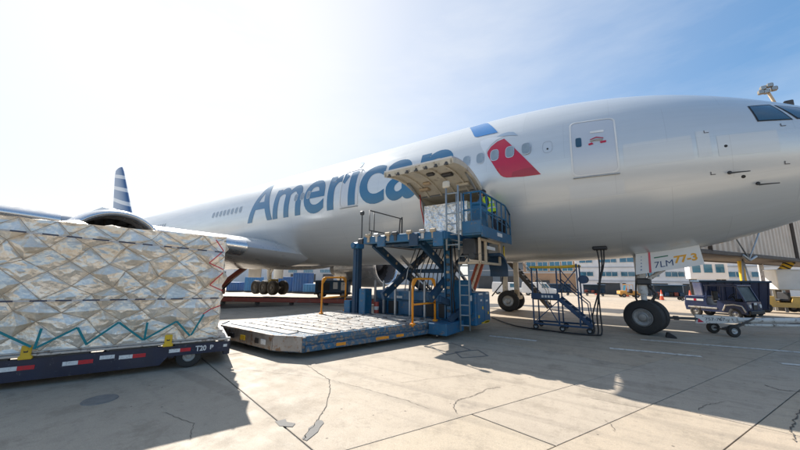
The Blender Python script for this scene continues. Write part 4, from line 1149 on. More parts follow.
b = MB(); b.span((-8.42, 8.82, .2), (-8.16, 9.06, 2.85), .015); b.span((-8.36, 8.78, .2), (-8.22, 8.83, 2.8), .01); ms = LO.part(b, 'mast', LOADDARK)
b = MB(); b.span((-8.47, 8.72, 2.83), (-8.10, 9.12, 3.06), .04); b.cyl((-8.3, 8.66, 2.95), (-8.3, 9.18, 2.95), .1, n=14); LO.part(b, 'mast_head', LOADBLUE, ms, 30)
b = MB(); b.span((-8.05, 8.8, .44), (-7.75, 9.2, 1.35), .02); b.span((-8.75, 8.75, .44), (-8.45, 9.1, .9), .02); LO.part(b, 'mast_base', LOADBLUE)
b = MB(); b.span((-4.70, 9.22, .4), (-4.54, 9.42, 2.9), .015); b.span((-4.76, 9.18, .5), (-4.71, 9.46, 2.85), .01); ms2 = LO.part(b, 'mast', LOADBLUE)
for i in range(9):
    b = MB(); b.box((-4.62, 9.2, .75 + i * .24), (.1, .06, .08), .01); LO.part(b, 'mast_bolt', TANFRAME if i % 2 else DARKSTEEL, ms2)
b = MB(); b.tube([(-4.5, 9.2, .5), (-4.48, 9.15, 1.6), (-4.52, 9.2, 2.8)], .022, 6); LO.part(b, 'mast_hose', BLACK, ms2, True)
b = MB(); b.tube([(-4.42, 9.26, .6), (-4.45, 9.2, 1.4), (-4.38, 9.3, 2.2), (-4.44, 9.3, 2.9)], .02, 6); LO.part(b, 'mast_hose', BLACK, ms2, True)
b = MB(); b.span((-4.90, 8.42, .13), (-4.30, 9.62, .46), .02); LO.part(b, 'step_box', LOADBLUE)
b = MB(); b.span((-8.1, 9.75, .38), (-4.70, 12.0, .98), .03); b.span((-8.0, 9.66, .95), (-4.74, 11.8, 1.28), .03); ch_ = LO.part(b, 'chassis', LOADBLUE)
for i in range(6):
    x = -7.9 + i * .53; b = MB(); b.span((x, 9.70, .45), (x + .42, 9.745, .9), .01); LO.part(b, 'access_panel', [LOADDARK, BLACK, LOADBLUE, LOADDARK, BLACK, BLACK][i], ch_)
for x in (-7.6, -7.0):
    b = MB(); b.span((x, 9.64, 1.02), (x + .3, 9.655, 1.10)); LO.part(b, 'label_plate', TAPEW, ch_)
LWM, LRM = wheel_mesh(.36, .3, .5), rim_mesh(.36, .3, .5, 8, m_=RIMW)
for x in (-7.85, -5.0):
    for y in (10.4, 11.6):
        o = LO.inst('wheel', LWM, (x, y, .36), (0, 0, math.pi / 2)); inst('rim', LRM, o)
b = MB(); CST = wheel_mesh(.075, .05, .5)
CST2 = rim_mesh(.075, .05, .5, 4)
for x, y in ((-6.55, 4.86), (-9.2, 4.95), (-4.75, 8.7)):
    o = LO.inst('caster', CST, (x, y, .075)); inst('rim', CST2, o)
for x, y in ((-7.87, 9.53), (-7.45, 9.52), (-6.9, 9.5), (-6.25, 9.48), (-5.63, 9.45)):
    b = MB(); b.span((x - .035, y - .035, .44), (x + .035, y + .035, 1.64), .006); LO.part(b, 'guide_post', STEEL)
for x in (-8.1, -7.65):
    b = MB(); b.cyl((x, 9.35, .46), (x, 9.35, .86), .09, n=16); q = LO.part(b, 'hazard_bollard', mat('bollard_red', (.42, .07, .05), .5, 0, .15, 5), None, 40)
    b = MB(); b.cyl((x, 9.35, .58), (x, 9.35, .70), .092, n=16); LO.part(b, 'white_band', WHITEW, q, 40)
# cabinet on the right
b = MB(); b.span((-4.62, 9.85, .27), (-3.98, 11.15, 1.30), .03); cb = LO.part(b, 'control_cabinet', LOADBLUE)
b = MB(); b.span((-3.985, 9.95, .36), (-3.965, 10.52, 1.2), .008); LO.part(b, 'cabinet_door', LOADBLUE, cb)
b = MB(); b.span((-3.985, 10.58, .36), (-3.965, 11.08, 1.2), .008); LO.part(b, 'cabinet_door', LOADBLUE, cb)
for y, z, w_ in ((10.1, 1.22, .3), (10.75, 1.22, .3), (10.2, 1.02, .14), (10.7, .98, .18)):
    b = MB(); b.span((-3.982, y, z), (-3.955, y + w_, z + .06)); LO.part(b, 'label_plate', TAPEW, cb)
for y, z in ((10.0, .5), (10.35, .75), (10.85, .55)):
    b = MB(); b.span((-3.982, y, z), (-3.957, y + .1, z + .09)); LO.part(b, 'warning_label', YELLOW, cb)
b = MB(); b.span((-4.5, 10.3, .3), (-3.95, 11.0, .34)); b.span((-3.98, 10.55, .28), (-3.95, 10.9, .36)); LO.part(b, 'yellow_step', YELLOW, cb)
b = MB(); b.span((-4.70, 9.62, .6), (-4.1, 9.84, 1.7), .02); LO.part(b, 'valve_box', LOADBLUE)
b = MB(); b.span((-4.094, 9.66, 1.05), (-4.08, 9.8, 1.22)); LO.part(b, 'label_plate', TAPEW)
# scissor lift
for X in (-6.75, -4.95):
    for s in (0, 1):
        p0, p1 = ((X + s * .16, 8.05, 2.86), (X + s * .16, 11.5, 1.15)) if s == 0 else ((X + s * .16, 11.45, 2.86), (X + s * .16, 8.35, 1.15))
        b = MB(); b.beam(p0, p1, .12, .26, .015); ar = LO.part(b, 'scissor_arm', LOADDARK)
        for t in (.03, .2, .35, .5, .65, .8, .97):
            q = Vector(p0).lerp(Vector(p1), t); b = MB(); b.cyl(q - Vector((.075, 0, 0)), q + Vector((.075, 0, 0)), .045 if t != .5 else .07, n=10); LO.part(b, 'pin', TANFRAME, ar, 40)
    b = MB(); b.beam((X + .3, 9.2, 2.5), (X + .3, 11.3, 1.3), .09, .09, .01); LO.part(b, 'lift_cylinder', STEEL)
b = MB(); b.cyl((-6.75, 9.8, 2.0), (-4.8, 9.8, 2.0), .07, n=12); b.cyl((-6.75, 8.1, 2.8), (-4.8, 8.1, 2.8), .06, n=12); LO.part(b, 'cross_tube', LOADDARK, None, 40)
b = MB(); b.beam((-4.62, 8.6, 1.15), (-4.62, 11.2, .5), .1, .2, .01); b.beam((-4.45, 11.1, 1.15), (-4.45, 8.9, .5), .1, .2, .01); LO.part(b, 'lower_arm', LOADDARK)
for i in range(9):
    b = MB(); q = Vector((-6.35 + i * .12, 9.3 + i * .1, 1.3)); b.tube([q, q + Vector((.05, .1, .7)), q + Vector((.2, .4, 1.5))], .02, 6); LO.part(b, 'hydraulic_hose', BLACK if i % 3 else STEEL, None, True)
# bridge
b = MB(); b.span((-6.95, 7.74, 2.84), (-3.98, 7.92, 3.08), .015); b.span((-6.95, 7.93, 2.88), (-6.78, 11.3, 3.07), .01); b.span((-4.15, 7.93, 2.88), (-3.98, 11.3, 3.07), .01)
for y in (8.7, 9.6, 10.5, 11.2): b.span((-6.77, y, 2.9), (-4.16, y + .12, 3.02))
br = LO.part(b, 'bridge', LOADBLUE)
b = MB(); b.span((-6.77, 7.93, 3.035), (-4.16, 11.3, 3.06), .004); LO.part(b, 'bridge_deck', ALU, br)
b = MB(); b.span((-6.5, 11.28, 3.02), (-4.3, 11.72, 3.07), .01); LO.part(b, 'bridge_lip', STEEL, br)
for i in range(8):
    b = MB(); b.cyl((-6.7, 8.2 + i * .4, 3.075), (-4.2, 8.2 + i * .4, 3.075), .03, n=8); LO.part(b, 'bridge_roller', STEEL, br, 40)
for i, x in enumerate((-6.8, -6.45, -6.0, -5.72, -5.2, -4.75, -4.4)):
    b = MB(); b.cyl((x, 7.72, 3.10), (x + .16, 7.72, 3.10), .06, n=12); b.box((x + .08, 7.74, 2.99), (.1, .06, .22), .01); LO.part(b, 'stop_roller', [TANFRAME, ALU, TANFRAME, DARKSTEEL][i % 4], br, 40)
for i, x in enumerate((-6.3, -5.1, -4.3)):
    b = MB(); b.span((x, 7.66, 2.72 - .04 * i), (x + .3, 7.735, 3.04), .012); LO.part(b, 'bracket', LOADBLUE if i != 1 else LOADDARK, br)
for x, w_ in ((-6.05, .14), (-4.95, .2), (-4.2, .12)):
    b = MB(); b.span((x, 7.725, 2.9), (x + w_, 7.737, 2.96)); LO.part(b, 'label_plate', TAPEW, br)
b = MB(); b.span((-7.15, 7.7, 2.86), (-6.96, 11.0, 3.02), .01); LO.part(b, 'walkway', DARKSTEEL, br)
b = MB(); b.tube([(-7.05, 8.15, 3.35), (-7.05, 10.1, 3.35), (-7.05, 10.1, 4.05), (-7.05, 8.15, 4.05)], .022, 6, True)
b.tube([(-7.05, 8.25, 3.0), (-7.05, 8.25, 3.36)], .02, 6); b.tube([(-7.05, 8.4, 3.36), (-7.05, 8.4, 4.04)], .016, 6); b.tube([(-7.05, 9.85, 3.0), (-7.05, 9.98, 4.04)], .025, 6); b.tube([(-7.05, 10.1, 3.0), (-7.05, 10.1, 4.12)], .03, 6)
LO.part(b, 'guard_rail', DARKSTEEL, br, True)
b = MB(); b.tube([(-7.08, 7.8, 2.9), (-7.08, 7.8, 3.82)], .022, 6); b.box((-7.08, 7.8, 3.9), (.14, .12, .14), .03); LO.part(b, 'lamp_post', DARKSTEEL, br, 30)
# operator platform
OX0, OX1, OY0, OY1, OZ = -3.68, -3.12, 8.28, 11.0, 3.06
b = MB(); b.span((OX0, OY0, OZ - .10), (OX1, OY1, OZ), .01); op = LO.part(b, 'operator_platform', LOADBLUE)
b = MB(); b.span((OX0, OY0 - .03, OZ - .05), (OX1, OY0, OZ + .3), .01); b.span((OX1, OY0 - .03, OZ - .16), (OX1 + .035, OY1, OZ + .16), .01); LO.part(b, 'toe_panel', LOADBLUE, op)
b = MB(); b.span((OX1 + .03, 9.5, OZ - .02), (OX1 + .045, 9.95, OZ + .09)); LO.part(b, 'label_plate', TAPEW, op)
b = MB()
for (x, y) in ((OX0 + .05, OY0), (-3.4, OY0), (OX1, OY0), (OX1, 8.75), (OX1, 9.2), (OX1, 9.65), (OX1, 10.1), (OX1, 10.55), (OX1, OY1)): b.tube([(x, y, OZ), (x, y, OZ + (1.12 if y < 10.6 else .9))], .024, 6)
for z in (.62, 1.12):
    b.tube([(OX0 + .05, OY0, OZ + z), (OX1, OY0, OZ + z), (OX1, OY1 - .5, OZ + z), (OX1, OY1, OZ + z - .22)], .028, 6)
b.tube([(OX1, OY0, OZ + .62), (OX1, OY1 - .2, OZ + .4)], .02, 6)
LO.part(b, 'guard_rail', LOADBLUE, op, True)
b = MB(); b.span((-3.6, 8.75, OZ), (-3.28, 9.3, OZ + .85), .03); b.box((-3.44, 9.0, OZ + .9), (.36, .5, .1), .03); b.cyl((-3.4, 8.95, OZ + .9), (-3.4, 8.95, OZ + 1.1), .02, n=8); b.cyl((-3.5, 9.1, OZ + .9), (-3.5, 9.1, OZ + 1.08), .02, n=8); LO.part(b, 'control_console', LOADBLUE, op)
b = MB(); b.span((-3.5, 10.75, OZ), (-3.2, 10.92, OZ + .7), .03); LO.part(b, 'seat_back', BLACK, op)
b = MB()
for a, c in (((-3.25, 8.45, 2.18), (-3.25, 8.45, 2.9)), ((-3.25, 10.15, 2.18), (-3.25, 10.15, 2.9)), ((-3.25, 8.45, 2.2), (-3.25, 10.15, 2.2)), ((-3.25, 8.45, 2.86), (-3.25, 10.15, 2.86)), ((-3.9, 8.45, 2.2), (-3.25, 8.45, 2.2)), ((-3.25, 8.9, 2.2), (-3.25, 8.9, 2.86))): b.beam(a, c, .07, .07, .008)
LO.part(b, 'support_frame', TANFRAME, op)
b = MB(); b.span((-3.9, 8.75, 2.45), (-3.5, 9.85, 2.93), .02); b.cyl((-3.6, 8.7, 2.4), (-3.6, 9.9, 2.4), .1, n=12); LO.part(b, 'machinery_box', DARKSTEEL, op)
b = MB(); b.span((-3.30, 9.0, 2.62), (-3.27, 9.8, 2.72)); LO.part(b, 'label_plate', TAPEW, op)
b = MB(); rings = []
for i in range(9):
    t = R(100 * i / 8); c = Vector((-3.45, 9.9, 1.95)); q = c + Vector((0, math.sin(t) * .75, math.cos(t) * .55))
    rings.append([q + Vector((-.3, 0, -.03)), q + Vector((.3, 0, -.03)), q + Vector((.3, 0, .06)), q + Vector((-.3, 0, .06))])
b.loft(rings); LO.part(b, 'curved_guard', LOADDARK, op, 50)
b = MB(); b.tube([(-3.3, 10.75, OZ - .2), (-3.3, 10.8, 2.3), (-3.35, 10.6, 1.6), (-3.6, 10.3, 1.2)], .02, 6); LO.part(b, 'hydraulic_hose', BLACK, op, True)
b = MB(); b.tube([(-3.23, 10.55, OZ - .25), (-3.23, 10.55, 2.25)], .025, 6); LO.part(b, 'yellow_post', YELLOW, op, True)
# ladders
def ladder(p0, p1, z0, z1, step, m_, r_=.03, lean=0.0):
    L_ = Vector((0, lean, 0)); a0, a1 = Vector((*p0, z0)), Vector((*p1, z0)); up = Vector((0, 0, z1 - z0)) + L_
    b = MB(); b.tube([a0, a0 + up], r_, 8); b.tube([a1, a1 + up], r_, 8); ld = LO.part(b, 'ladder', m_, None, True)
    dv = a1 - a0; rg = MB(); rg.cyl(-dv / 2, dv / 2, .02, n=8); RGM = rg.mesh('rung', 40); RGM.materials.append(m_)
    z = z0 + .15
    while z < z1 - .05:
        f = (z - z0) / (z1 - z0); LO.inst('rung', RGM, (a0 + a1) / 2 + up * f, parent=ld); z += step
LGREY = mat('ladder_grey', (.30, .34, .36), .5, .4, .2, 6)
ladder((-4.23, 9.22), (-3.96, 9.30), .2, 2.95, .3, LGREY, .026)
ladder((-4.10, 8.12), (-3.74, 8.16), 2.55, 4.42, .3, LGREY, .028)
ladder((-3.98, 8.55), (-3.84, 8.60), 3.0, 4.3, .55, LGREY, .02)
b = MB(); b.box((-4.08, 8.1, 4.48), (.22, .1, .2), .05); LO.part(b, 'work_light', CREAM, None)
b = MB(); b.span((-6.1, 9.35, 3.08), (-5.6, 9.5, 3.18), .02); LO.part(b, 'pallet_guide', YELLOW)
# wrapped pallet in the hold doorway
hc = empty('wrapped_pallet', (-5.78, 9.7, 3.11), 0, 'plastic wrapped silver pallet on the raised bridge at the hold door', 'cargo')
bm = foil_block((0, 0, 0), 1.65, 1.7, 1.22, .2, .2, .06, 9)
for v in bm.verts:       # flip so the quilted front faces the ladder side (towards -y)
    v.co.y = -v.co.y
bmesh.ops.reverse_faces(bm, faces=bm.faces)
me = bpy.data.meshes.new('foil_wrap'); bm.to_mesh(me); bm.free(); me.materials.append(FOIL2); link(bpy.data.objects.new('foil_wrap', me), hc)
MB().span((-.08, -.05, -.03), (1.73, 1.75, -.002), .004).build('pallet_sheet', ALU, hc)
# ================================================================== things under and around the nose
def T_(name, loc, label, cat, group=None): return Thing(name, loc, label, cat, group)
# maintenance stand
S = T_('maintenance_stand', (-1.9, 12.8, 0), 'blue wheeled access stand with yellow top rails under the nose belly', 'access stand')
X0, X1, Y0, Y1 = -2.80, -1.05, 12.30, 13.15
b = MB()
b.beam((X0, Y0, .2), (X1, Y0, .2), .05, .06); b.beam((X0, Y1, .2), (X1, Y1, .2), .05, .06); b.beam((X0, Y0, .2), (X0, Y1, .2), .05, .06); b.beam((X1, Y0, .2), (X1, Y1, .2), .05, .06)
S.part(b, 'base_frame', STANDBLUE)
for x, y, h in ((X0, Y0, 2.2), (X0, Y1, 2.2), (-1.98, Y0, 2.2), (-1.98, Y1, 2.2), (-1.35, Y0, 2.28), (-1.35, Y1, 2.28)):
    b = MB(); b.beam((x, y, .2), (x, y, h), .045, .045, .005); S.part(b, 'post', STANDBLUE)
for y in (Y0, Y1):
    b = MB(); b.beam((X0 - .06, y, 2.18), (-1.9, y, 2.18), .06, .07, .01); S.part(b, 'top_rail', YELLOW)
    b = MB(); b.beam((-1.92, y + .06, 2.18), (-1.3, y + .06, 2.22), .06, .07, .01); S.part(b, 'top_rail', YELLOW)
b = MB(); b.span((X0 - .05, Y0 - .03, 1.05), (-1.92, Y0 + .03, 1.25), .01); S.part(b, 'name_beam', STANDBLUE)
for i in range(4): 
    b = MB(); b.span((-2.5 + i * .1, Y0 - .036, 1.11), (-2.43 + i * .1, Y0 - .031, 1.19)); S.part(b, 'stencil', TAPEW)
b = MB(); b.span((X0, Y0 + .04, 1.02), (-1.95, Y1, 1.06)); S.part(b, 'platform', DARKSTEEL)
for y in (Y0 + .06, Y1 - .06):
    b = MB(); b.beam((-2.0, y, 1.1), (-1.02, y, .22), .05, .12, .008); S.part(b, 'stringer', STANDBLUE)
    b = MB(); b.tube([(-1.98, y, 1.75), (-1.1, y, .95), (-1.05, y, .2)], .02, 6); S.part(b, 'handrail', STANDBLUE, None, True)
for i in range(5):
    f = (i + .5) / 5; b = MB(); b.box((-2.0 + .98 * f, (Y0 + Y1) / 2, 1.1 - .88 * f), (.2, .7, .03), .005); S.part(b, 'tread', STANDBLUE)
for a, c in (((X0, Y0, .22), (-1.98, Y0, 1.0)), ((-1.98, Y0, .22), (-2.4, Y0, 1.0)), ((-1.98, Y0, 1.3), (-1.35, Y0, 2.1)), ((-1.35, Y1, 1.2), (-1.98, Y1, 2.1))):
    b = MB(); b.beam(a, c, .03, .03); S.part(b, 'brace', STANDBLUE)
b = MB(); b.cyl((-1.2, 12.5, 1.75), (-1.2, 12.95, 1.75), .09, n=20); b.cyl((-1.2, 12.46, 1.75), (-1.2, 12.5, 1.75), .14, n=20); b.cyl((-1.2, 12.95, 1.75), (-1.2, 12.99, 1.75), .14, n=20); b.beam((-1.35, 12.72, 1.75), (-1.2, 12.72, 1.75), .05, .05); S.part(b, 'cable_reel', STANDBLUE, None, 40)
SW, SWR = wheel_mesh(.095, .06, .5), rim_mesh(.095, .06, .5, 4)
for x in (X0 + .05, -1.9, X1 - .05):
    for y in (Y0, Y1):
        o = S.inst('caster', SW, (x, y, .095)); inst('rim', SWR, o); b = MB(); b.beam((x, y, .1), (x, y, .2), .05, .05); S.part(b, 'caster_fork', DARKSTEEL)
# ground power cables
rc = MB(); rcx = skin(A0 + .62, 2.80, 0)
rc.box(rcx + Vector((0, .05, -.02)), (.42, .34, .12), .03); part(rc, 'power_receptacle', BLACK)
for k, (dx, lab, end) in enumerate(((-.09, 'black ground power cable hanging from the belly receptacle, left strand', [(-.98, 12.15, .08), (-1.4, 12.0, .03), (-2.6, 12.05, .03), (-3.6, 12.5, .03), (-5.0, 14.2, .03)]), (.03, 'black ground power cable hanging from the belly receptacle, middle strand', [(-.86, 12.2, .1), (-.98, 12.0, .03), (-1.7, 11.9, .03), (-2.9, 12.2, .03)]), (.11, 'black ground power cable hanging from the belly receptacle, right strand', [(-.76, 12.2, .12), (-.85, 12.05, .03), (-1.15, 12.15, .035)]))):
    p0 = rcx + Vector((dx, -.02, -.05)); e0 = Vector(end[0])
    P = [p0, p0 + Vector((-dx * .4, .02, -.5)), p0.lerp(e0, .5) + Vector((.09 - .1 * k, 0, 0)), p0.lerp(e0, .8) + Vector((-.05, 0, 0))] + [Vector(q) for q in end]
    # densify (Catmull-Rom)
    Q = []
    for i in range(len(P) - 1):
        a, b_, c, d = P[max(0, i - 1)], P[i], P[i + 1], P[min(len(P) - 1, i + 2)]
        for t in (0, .2, .4, .6, .8):
            Q.append(.5 * ((2 * b_) + (c - a) * t + (2 * a - 5 * b_ + 4 * c - d) * t * t + (3 * b_ - a - 3 * c + d) * t ** 3))
    Q.append(P[-1])
    for q in Q: q.z = max(q.z, .022)
    o = MB().tube(Q, .022, 8).build('power_cable', BLACK, None, True)
    tag(o, lab, 'cable', 'ground power cables under the belly')
# tow bar
Tb = T_('tow_bar', (3.0, 15.3, 0), 'white aircraft tow bar on small wheels coupled to the nose gear', 'tow bar')
def tb(t, z, side=0):
    a, c = Vector((.95, 14.0)), Vector((8.2, 18.3)); d = (c - a).normalized(); q = a + d * t; n_ = Vector((-d.y, d.x)) * side
    return Vector((q.x + n_.x, q.y + n_.y, z))
b = MB(); b.cyl(tb(0, .52), tb(1.0, .50), .045, n=10); b.box(tb(.35, .52), (.16, .16, .12), .02); Tb.part(b, 'shear_head', DARKSTEEL, None, 40)
b = MB(); d_ = tb(1, 0) - tb(0, 0); n_ = Vector((-d_.y, d_.x, 0)).normalized() * .03
q = [tb(.95, .36), tb(2.3, .38), tb(2.3, .58), tb(1.5, .61), tb(.95, .64)]
b.add([v - n_ for v in q] + [v + n_ for v in q], [(0, 1, 2, 3, 4), (9, 8, 7, 6, 5)] + [(i, 5 + i, 5 + (i + 1) % 5, (i + 1) % 5) for i in range(5)]); hp = Tb.part(b, 'head_plate', WHITEW)
for o in wrap_text('757-767', lambda x, y: tb(1.22 + .62 * x, .45 + y * .14) - n_ * 1.2 - Tb.o, mat('towbar_mark', (.07, .08, .1), .5), hp, 'letter', .0, 9): o.matrix_parent_inverse = Matrix()
b = MB(); q = [tb(.98, .39), tb(1.18, .40), tb(1.02, .52)]; b.add([v - n_ * 1.25 for v in q], [(0, 1, 2)]); Tb.part(b, 'red_mark', RED_F, hp)
b = MB(); b.cyl(tb(2.2, .48), tb(9.2, .55), .08, n=16); Tb.part(b, 'main_tube', WHITEW, None, 40)
b = MB(); b.cyl(tb(2.4, .33), tb(8.8, .36), .045, n=12); b.beam(tb(4.4, .32), tb(4.4, .55), .05, .05); b.beam(tb(7.5, .33), tb(7.5, .55), .05, .05); Tb.part(b, 'lower_tube', WHITEW, None, 40)
TBW, TBR = wheel_mesh(.185, .12, .5), rim_mesh(.185, .12, .5, 5)
an = math.atan2(4.3, 7.25)
for s in (-.36, .36):
    o = Tb.inst('wheel', TBW, tb(1.75, .185, s), (0, 0, an)); inst('rim', TBR, o)
b = MB(); b.cyl(tb(1.75, .185, -.36), tb(1.75, .185, .36), .025, n=8); b.beam(tb(1.75, .2, 0), tb(2.6, .42, 0), .06, .06); b.beam(tb(1.75, .2, -.3), tb(2.7, .55, -.05), .04, .04); Tb.part(b, 'axle', DARKSTEEL)
b = MB(); b.cyl(tb(4.6, .0, .0) + Vector((0, 0, .02)), tb(4.6, .35), .03, n=8); b.cyl(tb(4.6, .0), tb(4.6, .03), .09, n=12); Tb.part(b, 'jack_leg', DARKSTEEL, None, 40)
b = MB(); b.loft([[(.86, y_, .0), (1.12, y_, .0), (1.12, y_, .03), (.97, y_, .14), (.90, y_, .14)] for y_ in (13.05, 13.35)]); Tb2 = b.build('wheel_chock', BLACK); tag(Tb2, 'black rubber chock against the nose wheel', 'chock')

# ------------------------------------------------ vehicles
def vehicle_frame(name, x, y, rz, label, cat, group=None):
    return empty(name, (x, y, zg(x, y)), rz, label, cat, group)
V_W, V_R = wheel_mesh(.29, .2, .5), rim_mesh(.29, .2, .5, 6, m_=RIMW)
def vwheels(e, xs, hw, r_=.29, wm=None, rm=None):
    for x in xs:
        for s in (-1, 1):
            o = inst('wheel', wm or V_W, e, (x, s * hw, r_)); inst('rim', rm or V_R, o)
def side_profile(name, e, prof, hw, m_, smooth=25):
    """extrude an x-z outline across the width with chamfered flanks"""
    n_ = len(prof); cx = sum(p[0] for p in prof) / n_; cz = sum(p[1] for p in prof) / n_
    def ring(y, k): return [(cx + (x - cx) * k, y, cz + (z - cz) * k) for x, z in prof]
    return MB().loft([ring(-hw, .97), ring(-hw + .04, 1), ring(hw - .04, 1), ring(hw, .97)]).build(name, m_, e, smooth)
# blue cab tug by the tow bar; x forward
tg = vehicle_frame('baggage_tug', 3.62, 21.4, R(-34), 'small dark blue cab tug with white side stripe parked beside the tow bar', 'tug')
side_profile('body', tg, [(-1.45, .32), (1.35, .30), (1.42, .55), (1.40, .88), (.15, .90), (.10, .62), (-.35, .62), (-.42, .98), (-1.45, .98), (-1.5, .6)], .74, TUGBLUE)
b = MB(); b.span((-1.42, -.7, .98), (-.45, .7, 1.06), .02); b.build('rear_deck', TUGBLUE, tg)
cab = MB(); 
for s in (-1, 1):
    cab.beam((1.32, s * .68, .88), (1.02, s * .66, 1.62), .06, .08, .01); cab.beam((-.38, s * .68, .95), (-.32, s * .66, 1.62), .06, .1, .01); cab.beam((.38, s * .69, .62), (.45, s * .67, 1.62), .05, .06, .01)
cab.span((-.42, -.72, 1.60), (1.1, .72, 1.68), .02); cab.build('cab_frame', TUGBLUE, tg)
b = MB(); b.add([(1.30, -.64, .92), (1.30, .64, .92), (1.03, .62, 1.58), (1.03, -.62, 1.58), (1.285, -.64, .92), (1.285, .64, .92), (1.015, .62, 1.58), (1.015, -.62, 1.58)], [(0, 1, 2, 3), (7, 6, 5, 4), (0, 4, 5, 1), (1, 5, 6, 2), (2, 6, 7, 3), (3, 7, 4, 0)]); b.build('windscreen', mat('tinted_glass', (.02, .035, .035), .35, 0, .1, 3, spec=.25), tg)
b = MB(); b.box((.1, -.28, .82), (.5, .5, .14), .05); b.box((-.14, -.28, 1.1), (.12, .48, .5), .05); b.build('seat', BLACK, tg)
b = MB(); b.box((1.0, 0, .95), (.3, 1.2, .1), .03); b.cyl((.78, -.28, .95), (.62, -.28, 1.12), .03, n=8); b.lathe((.62, -.28, 1.12), (-.6, 0, .6), [(-.02, .17), (0, .2), (.02, .17), (0, .15), (-.02, .17)], 16); b.build('dashboard', BLACK, tg, 40)
for s in (-1, 1):
    b = MB(); b.span((-1.36, s * .742 - .004, .82), (-.5, s * .742 + .004, .92)); b.build('side_stripe', TAPEW, tg)
    b = MB(); b.span((-.98, s * .75 - .003, .82), (-.85, s * .75 + .003, .92)); b.build('emblem', RED_F, tg)
    b = MB(); b.span((-1.3, s * .745 - .02, .45), (.1, s * .745 + .02, .53), .01); b.build('side_trim', ALU, tg)
    b = MB(); b.cyl((1.40, s * .52, .68), (1.45, s * .52, .68), .09, n=14); b.build('headlight', WHITE, tg, 40)
    b = MB(); b.tube([(x_, s * .76, z_) for x_, z_ in ((.35, .4), (.5, .68), (.85, .74), (1.2, .68), (1.33, .4))], .04, 6); b.build('wheel_arch', ALU, tg, True)
b = MB(); b.span((1.41, -.7, .3), (1.52, .7, .48), .03); b.build('front_bumper', BLACK, tg)
b = MB(); b.span((1.425, -.22, .52), (1.44, .22, .82)); b.build('grille', BLACK, tg)
b = MB(); b.span((1.442, -.14, .74), (1.45, .14, .84)); b.build('number_plate', TAPEW, tg)
vwheels(tg, (-.95, .85), .66)
tg.scale = (.8, .8, .92)
# blue flared container behind the tug
ct = vehicle_frame('cargo_bin', 4.5, 24.6, R(4), 'big dark blue flared bin standing behind the cab tug', 'cargo bin')
P0 = [(-1.75, -.75), (1.75, -.75), (1.75, .75), (-1.75, .75)]; P1 = [(-1.9, -.85), (1.95, -.85), (1.95, .85), (-1.9, .85)]
b = MB(); b.loft([[(x, y, .35) for x, y in P0], [(x, y, 1.78) for x, y in P1]]); b.build('shell', TUGBLUE, ct)
for i in range(9):
    f = i / 8; b = MB(); b.beam((-1.7 + 3.4 * f, -.78, .4), (-1.85 + 3.72 * f, -.87, 1.74), .07, .05, .01); b.build('rib', TUGBLUE, ct)
b = MB(); b.span((-1.98, -.93, 1.74), (2.03, .93, 1.84), .02); b.build('rim_cover', LOADDARK, ct)
b = MB(); b.span((-1.8, -.7, .26), (1.8, .7, .37), .02); b.build('base_frame', DARKSTEEL, ct)
vwheels(ct, (-1.3, 1.3), .62, .17, wheel_mesh(.17, .12, .5), rim_mesh(.17, .12, .5, 5))
ct.scale = (.68, 1, .95)
# generic baggage tractor
def tractor(x, y, rz, m_, label, group=None, cab_=True, beac=True):
    e = vehicle_frame('baggage_tractor', x, y, rz, label, 'tractor', group)
    side_profile('body', e, [(-1.3, .34), (1.3, .34), (1.42, .5), (1.4, .95), (.5, 1.0), (.42, .62), (-.25, .62), (-.35, .95), (-1.3, .95)], .68, m_)
    b = MB(); b.box((-.05, 0, .75), (.45, 1.1, .16), .05); b.box((-.25, 0, 1.0), (.12, 1.1, .45), .05); b.build('seat', BLACK, e)
    b = MB(); b.cyl((.55, -.3, .95), (.36, -.3, 1.15), .025, n=8); b.lathe((.36, -.3, 1.15), (-.6, 0, .6), [(-.02, .16), (0, .19), (.02, .16), (0, .14), (-.02, .16)], 14); b.build('steering_wheel', BLACK, e, 40)
    if cab_:
        b = MB()
        for s in (-1, 1): b.beam((.62, s * .6, .95), (.45, s * .58, 1.85), .05, .05); b.beam((-.38, s * .6, .9), (-.38, s * .58, 1.85), .05, .05)
        b.span((-.45, -.64, 1.84), (.55, .64, 1.9), .02); b.build('canopy', m_, e)
        b = MB(); b.add([(.61, -.56, 1.0), (.61, .56, 1.0), (.47, .54, 1.82), (.47, -.54, 1.82), (.6, -.56, 1.0), (.6, .56, 1.0), (.46, .54, 1.82), (.46, -.54, 1.82)], [(0, 1, 2, 3), (7, 6, 5, 4), (0, 4, 5, 1), (1, 5, 6, 2), (2, 6, 7, 3), (3, 7, 4, 0)]); b.build('windscreen', BGLASS, e)
    for s in (-1, 1):
        b = MB(); b.cyl((1.38, s * .48, .76), (1.43, s * .48, .76), .09, n=12); b.build('headlight', WHITE, e, 40)
    b = MB(); b.span((1.36, -.62, .32), (1.5, .62, .46), .03); b.build('bumper', BLACK, e)
    vwheels(e, (-.85, .9), .6); return e
TRO = mat('tractor_orange', (.62, .30, .06), .45, 0, .12, 3, dirt=.3)
tractor(.2, 60.5, R(200), TRO, 'orange canopied baggage tractor in the distance left of the nose wheel')
tractor(7.7, 30.2, R(190), mat('tractor_tan', (.62, .40, .10), .5, 0, .15, 3, dirt=.35), 'ochre open baggage tractor right of the dark blue bin', None, False)
tractor(10.2, 32.4, R(160), mat('tractor_sand', (.55, .40, .22), .55, 0, .15, 3, dirt=.35), 'sand coloured open tractor at the right edge below the white box', None, False)
